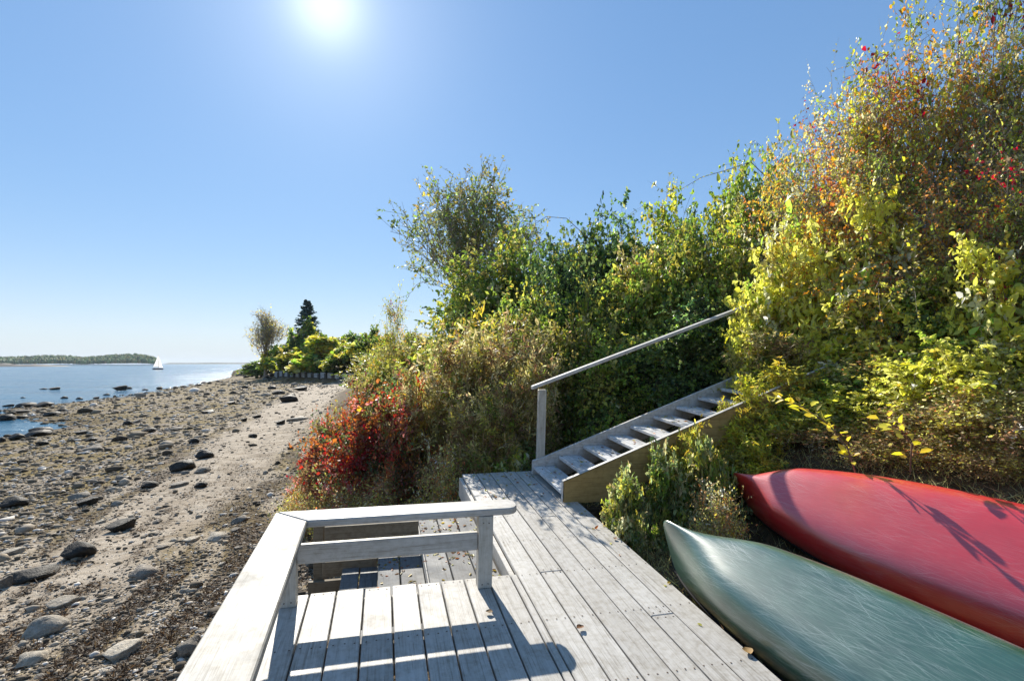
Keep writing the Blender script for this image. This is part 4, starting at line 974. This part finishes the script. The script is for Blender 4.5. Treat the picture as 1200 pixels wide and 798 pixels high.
def wrack():
    """dried seaweed in strands along the tide lines"""
    rng = np.random.default_rng(5); n = 90000
    p = rng.uniform(-40, 400, n); q = 480+rng.random(n)*318; Yp = np.full(n, 5.0)
    for it in range(25):
        X = (p-600)*Yp/600; z = terrain(X, Yp); Yn = np.clip(600*(CAMZ-z)/(q-426), 2, 60); Yp = Yp*.4+Yn*.6
    X = (p-600)*Yp/600; z = terrain(X, Yp); dT, sT, al = poly_dist(TOE, X, Yp)
    wr = fbm(al*.55, dT*2.6, 31, 5)
    m = sstep(.50, .62, wr)*sstep(6.8, 4.0, dT)*(fbm(X*3, Yp*3, 9) > .42)
    ok = (sT < 0) & (dT > .1) & (rng.random(n) < m); X, Yp, z = X[ok], Yp[ok], z[ok]; n = len(X)
    pos = np.stack([X, Yp, z+.008], 1); ax = rng.normal(0, 1, (n, 3)); ax[:, 2] = np.abs(ax[:, 2])*.35
    v_, f, per = leaf_geo(pos, ax, rng.normal(0, .6, (n, 3))+arr(0, 0, 1), rng.uniform(.03, .10, n), rng.uniform(.006, .018, n), simple=True)
    k = rng.random(n)[:, None]; c = np.where(k < .6, arr(.05, .032, .02), np.where(k < .85, arr(.11, .07, .042), arr(.2, .14, .08)))*rng.lognormal(0, .3, n)[:, None]
    tag(mesh_np('seaweed', v_, [f], M['needle'], cols=np.repeat(c, 4, 0)), 'dark dried seaweed strewn in bands along the beach', 'seaweed', kind='stuff')
wrack()

# ------------------------------------------------------------------ sea wall
def seawall():
    a, b = arr(-23.4, 82.5), arr(-52.5, 113); d = b-a; L = np.linalg.norm(d)
    root = empty('sea_wall', (a[0], a[1], -1.75)); root.rotation_euler = (0, 0, math.atan2(d[1], d[0]))
    tag(root, 'low timber sea wall of pale panels between dark posts', 'wall')
    t = NT('grey_panel'); n = t.noise(t.coords((1, 1, 4)), 1.2, 4); t.bsdf(t.ramp(n, [(.3, (.26, .26, .26)), (.7, (.46, .455, .44))]), .85, .2); pm = t.m
    n = 14; w = L/n
    for i in range(n):
        h = 1.55+.12*math.sin(i*1.7)
        MB().box(i*w+.5, (i+1)*w-.5, -.12, .12, -.3, h).build('wall_panel', pm, root, .02)
        MB().box(i*w-.46, i*w+.46, -.02, .3, -.3, h-.12).build('wall_post', M['darkwood'], root, .02)
seawall()

# ------------------------------------------------------------------ sailing boat
def sailboat():
    Y = 369; X = (185-600)*Y/600
    root = empty('sailboat', (X, Y, SEA), 0.25); tag(root, 'small white-sailed boat with dark hull on the bay off the island', 'sailboat')
    st_ = np.linspace(-1, 1, 15); V = []; F = []
    for s in st_:
        w = 1.15*(1-abs(s)**2.6)**.7 if s < .98 else .02; w = max(w, .03); x = s*3.4
        for (yy, zz) in ((-w, .85+.18*s*s), (-w*.75, .1), (0, -.35*(1-s*s)), (w*.75, .1), (w, .85+.18*s*s)): V.append((x, yy, zz))
    for i in range(14):
        for j in range(4): F.append((i*5+j, i*5+j+1, i*5+j+6, i*5+j+5))
        F.append((i*5+4, i*5, i*5+5, i*5+9))
    t = NT('dark_hull'); t.bsdf((.03, .035, .05), .3, .5); hm = t.m
    t = NT('sailcloth'); b_ = t.bsdf((.84, .81, .77), .8, .2); tr_ = t.n('ShaderNodeBsdfTranslucent'); tr_.inputs[0].default_value = (.84, .80, .75, 1)
    mx_ = t.n('ShaderNodeMixShader'); mx_.inputs[0].default_value = .6; t.l(b_.outputs[0], mx_.inputs[1]); t.l(tr_.outputs[0], mx_.inputs[2]); t.l(mx_.outputs[0], t.out.inputs[0]); sm = t.m
    t = NT('varnished_spar'); t.bsdf((.3, .2, .1), .4, .5); vm = t.m
    mesh_np('hull', np.array(V), [np.array(F)], hm, root, smooth=True)
    MB().box(-1.6, .9, -.55, .55, .86, 1.25).build('cabin', sm, root, .1)
    def spar(nm, p0, p1, r): v, f = tubes(np.array([[p0, p1]], float), np.full((1, 2), r), 6); mesh_np(nm, v, [f], vm, root)
    spar('mast', (.5, 0, .8), (.5, 0, 10.6), .07); spar('boom', (.5, 0, 1.9), (-3.1, .35, 1.8), .05)
    def sail(nm, p0, p1, p2, belly):
        n = 8; V = []; F = []; P = [np.array(p, float) for p in (p0, p1, p2)]; idx = {}
        for i in range(n+1):
            for j in range(n+1-i):
                a, b = i/n, j/n; c = 1-a-b; q = P[0]*c+P[1]*a+P[2]*b; q[1] += belly*27*a*b*c+belly*2*(a*c+b*c)*.5
                idx[i, j] = len(V); V.append(q)
        for i in range(n):
            for j in range(n-i):
                F.append((idx[i, j], idx[i+1, j], idx[i, j+1]))
                if j < n-i-1: F.append((idx[i+1, j], idx[i+1, j+1], idx[i, j+1]))
        o = mesh_np(nm, np.array(V), [np.array(F)], sm, root, smooth=True)
    sail('mainsail', (.44, 0, 2.0), (-3.0, .33, 1.95), (.44, 0, 10.4), .35)
    sail('jib', (3.3, 0, 1.2), (.7, .25, 1.5), (.58, 0, 9.2), .3)
sailboat()

# ------------------------------------------------------------------ island, ledge and far shore
def island():
    t = NT('island_ground'); n = t.noise(t.coords(), .03, 4); t.bsdf(t.ramp(n, [(.3, (.05, .055, .03)), (.7, (.10, .10, .055))]), .9, .1); gm = t.m
    rng = np.random.default_rng(9)
    Y0 = 1250.; x0, x1 = (-40-600)*Y0/600, (186-600)*Y0/600
    nx, ny = 120, 24; xs = np.linspace(x0, x1, nx); ys = np.linspace(Y0, Y0+420, ny)
    A, B = np.meshgrid(xs, ys); pxx = 600+A*600/Y0; A = A*B/Y0
    prof = np.interp(pxx, [-40, 10, 40, 60, 80, 98, 120, 140, 160, 172, 180, 184, 186], [13, 15, 18, 20, 19, 14, 19, 23, 24, 20, 16, 9, 2])
    k = np.clip((B-Y0)/420, 0, 1); z = SEA-1+(1+prof)*np.clip(np.sin(PI*np.clip(k*.9+.03, 0, 1)), 0, 1)**.6+2*(fbm(A*.02, B*.02, 2)-.5)
    V = np.stack([A, B, z], -1).reshape(-1, 3); i = np.arange(ny-1)[:, None]*nx; j = np.arange(nx-1)[None, :]
    F = np.stack([i+j, i+j+1, i+nx+j+1, i+nx+j], -1).reshape(-1, 4)
    tag(mesh_np('island', V, [F], gm, smooth=True), kind='structure')
    # woods as one far-off mass
    n = 3400; X = rng.uniform(x0, x1-2, n); Yb = Y0+5+rng.random(n)**1.5*330
    pp = 600+X*600/Y0; X = X*Yb/Y0; pr = np.interp(pp, [-40, 10, 40, 60, 80, 98, 120, 140, 160, 172, 180, 184, 186], [13, 15, 18, 20, 19, 14, 19, 23, 24, 20, 16, 9, 2])
    kk = np.clip((Yb-Y0)/420, 0, 1); zb = SEA-1+(1+pr)*np.clip(np.sin(PI*np.clip(kk*.9+.03, 0, 1)), 0, 1)**.6
    VV = []; FF = []; CC = []; o = 0; cone = rng.random(n) < .55
    m = 7; an = np.arange(m)*2*PI/m
    H = rng.uniform(4.5, 12.5, n); R = np.where(cone, H*.24, H*.4)
    for q in range(n):
        hs = ((0, .5), (.18, 1.0), (.55, .62 if cone[q] else .95), (.82, .3 if cone[q] else .6), (1, .03))
        ring = []
        for (hh, rr) in hs:
            rj = R[q]*rr*rng.uniform(.75, 1.25, m); ring.append(np.stack([X[q]+np.cos(an)*rj, Yb[q]+np.sin(an)*rj, np.full(m, zb[q]-1.5+H[q]*hh)], 1))
        VV.append(np.concatenate(ring)); nr = len(hs)
        b = o+np.arange(nr-1)[:, None]*m; jj = np.arange(m)[None, :]
        FF.append(np.stack([b+jj, b+(jj+1) % m, b+m+(jj+1) % m, b+m+jj], -1).reshape(-1, 4)); o += nr*m
        base = np.array(PAL['deep' if cone[q] else 'dark'])*1.3 if rng.random() < .85 else np.array(PAL['olive'])
        CC.append(np.repeat((base*rng.uniform(.7, 1.4))[None], nr*m, 0))
    tag(mesh_np('island_woods', np.concatenate(VV), [np.concatenate(FF)], M['needle'], cols=np.concatenate(CC)), 'dark evergreen woods covering the low island across the bay', 'woods', kind='stuff')
    # rocky ledge in front of the island
    Yl = 700.; 
    xs = np.linspace((-30-600)*Yl/600, (58-600)*Yl/600, 70); ys = np.linspace(Yl, Yl+60, 10); A, B = np.meshgrid(xs, ys)
    e = np.clip((xs[-1]-A)/30, 0, 1)
    z = SEA-.6+(1.2+4.6*fbm(A*.08, B*.1, 4))*np.sin(PI*(B-Yl)/60)**.7*e**.7*np.interp(A, [xs[0], xs[-1]], [1.25, .55])
    V = np.stack([A, B, z], -1).reshape(-1, 3); nx = 70; i = np.arange(9)[:, None]*nx; j = np.arange(nx-1)[None, :]
    tag(mesh_np('rocky_ledge', V, [np.stack([i+j, i+j+1, i+nx+j+1, i+nx+j], -1).reshape(-1, 4)], RM['d']), kind='structure')
    # low shore at the horizon
    Yf = 4200.; xs = np.linspace((190-600)*Yf/600, (420-600)*Yf/600, 60); hh = 4+9*fbm(xs*.004, xs*0, 6)
    V = np.concatenate([np.stack([xs, xs*0+Yf, xs*0+SEA-1], 1), np.stack([xs, xs*0+Yf+90, hh], 1), np.stack([xs, xs*0+Yf+300, xs*0+SEA-1], 1)])
    i = np.array([0, 60])[:, None]; j = np.arange(59)[None, :]
    tag(mesh_np('far_shore', V, [np.stack([i+j, i+j+1, i+60+j+1, i+60+j], -1).reshape(-1, 4)], gm), kind='structure')
island()

# ------------------------------------------------------------------ sea air
def haze():
    o = MB().box(-6200, 6200, -6200, 6200, -8.2, 40).build('haze', [], None, 0)
    t = NT('sea_air'); v = t.n('ShaderNodeVolumePrincipled'); v.inputs['Density'].default_value = .00006; v.inputs['Color'].default_value = (.80, .88, 1, 1); v.inputs['Anisotropy'].default_value = .2
    t.l(v.outputs[0], t.out.inputs['Volume']); o.data.materials.append(t.m)
    tag(o, 'thin pale sea haze over the bay', 'haze', kind='stuff')
haze()

# ------------------------------------------------------------------ light, sky, camera
SUN = unit(arr(382-600, 600, 426-4)); ELEV = math.asin(SUN[2]); AZ = math.atan2(SUN[0], SUN[1])
sun = bpy.data.lights.new('sun', 'SUN'); sun.energy = 4.5; sun.angle = math.radians(.5); sun.color = (1, .94, .83)
so = bpy.data.objects.new('sun', sun); COL.objects.link(so); so.rotation_euler = Vector(SUN).to_track_quat('Z', 'Y').to_euler(); so.location = (-10, 25, 20)
wd = bpy.data.worlds.new('World'); SC.world = wd; wd.use_nodes = True
nt = wd.node_tree; nt.nodes.clear()
out = nt.nodes.new('ShaderNodeOutputWorld'); bg = nt.nodes.new('ShaderNodeBackground'); sky = nt.nodes.new('ShaderNodeTexSky')
sky.sky_type = 'NISHITA'; sky.sun_disc = False; sky.sun_elevation = ELEV; sky.sun_rotation = AZ; sky.altitude = 0
sky.air_density = 1.0; sky.dust_density = 0; sky.ozone_density = 4.0
bg.inputs[1].default_value = .15
gm = nt.nodes.new('ShaderNodeGamma'); gm.inputs[1].default_value = .45
hs_ = nt.nodes.new('ShaderNodeHueSaturation'); hs_.inputs['Saturation'].default_value = 1.6; hs_.inputs['Value'].default_value = 1.27
nt.links.new(sky.outputs[0], gm.inputs[0]); nt.links.new(gm.outputs[0], hs_.inputs['Color'])
# the bright air round the sun
tc = nt.nodes.new('ShaderNodeTexCoord'); dt = nt.nodes.new('ShaderNodeVectorMath'); dt.operation = 'DOT_PRODUCT'; dt.inputs[1].default_value = tuple(SUN)
nt.links.new(tc.outputs['Generated'], dt.inputs[0])
def W_math(op, a, b):
    m = nt.nodes.new('ShaderNodeMath'); m.operation = op
    for i, v in enumerate((a, b)):
        if isinstance(v, (int, float)): m.inputs[i].default_value = v
        else: nt.links.new(v, m.inputs[i])
    return m.outputs[0]
dp = W_math('MAXIMUM', dt.outputs['Value'], 0.0)
glow = W_math('ADD', W_math('MULTIPLY', W_math('POWER', dp, 700.0), 1.8), W_math('ADD', W_math('MULTIPLY', W_math('POWER', dp, 90.0), .75), W_math('MULTIPLY', W_math('POWER', dp, 18.0), .42)))
mx = nt.nodes.new('ShaderNodeMix'); mx.data_type = 'RGBA'; mx.blend_type = 'ADD'; mx.inputs[0].default_value = 1.0
cb = nt.nodes.new('ShaderNodeCombineColor'); nt.links.new(glow, cb.inputs[0]); nt.links.new(W_math('MULTIPLY', glow, .97), cb.inputs[1]); nt.links.new(W_math('MULTIPLY', glow, .88), cb.inputs[2])
tn = nt.nodes.new('ShaderNodeMix'); tn.data_type = 'RGBA'; tn.blend_type = 'MULTIPLY'; tn.inputs[0].default_value = 1.0; tn.inputs[7].default_value = (.955, .945, 1.03, 1)
nt.links.new(hs_.outputs[0], tn.inputs[6])
sx = nt.nodes.new('ShaderNodeSeparateXYZ'); nt.links.new(tc.outputs['Generated'], sx.inputs[0])
hz = W_math('MULTIPLY', W_math('POWER', W_math('SUBTRACT', 1.0, W_math('ABSOLUTE', sx.outputs[2], 0.0)), 16.0), .9)
hm = nt.nodes.new('ShaderNodeMix'); hm.data_type = 'RGBA'; hm.inputs[7].default_value = (2.4, 2.85, 3.3, 1)
nt.links.new(hz, hm.inputs[0]); nt.links.new(tn.outputs[2], hm.inputs[6]); nt.links.new(hm.outputs[2], mx.inputs[6]); nt.links.new(cb.outputs[0], mx.inputs[7])
nt.links.new(mx.outputs[2], bg.inputs[0]); nt.links.new(bg.outputs[0], out.inputs[0])
cam = bpy.data.cameras.new('camera'); cam.sensor_width = 36; cam.lens = 18; cam.shift_y = 27/1200; cam.clip_end = 9000; cam.clip_start = .05
co = bpy.data.objects.new('camera', cam); COL.objects.link(co); co.location = (0, 0, CAMZ); co.rotation_euler = (PI/2, 0, 0); SC.camera = co
vs = SC.view_settings; vs.view_transform = 'Standard'; vs.look = 'None'; vs.gamma = 1; vs.exposure = .9
SC.cycles.max_bounces = 8; SC.cycles.diffuse_bounces = 4; SC.cycles.transmission_bounces = 6; SC.cycles.use_denoising = True
SC.cycles.sample_clamp_indirect = 6
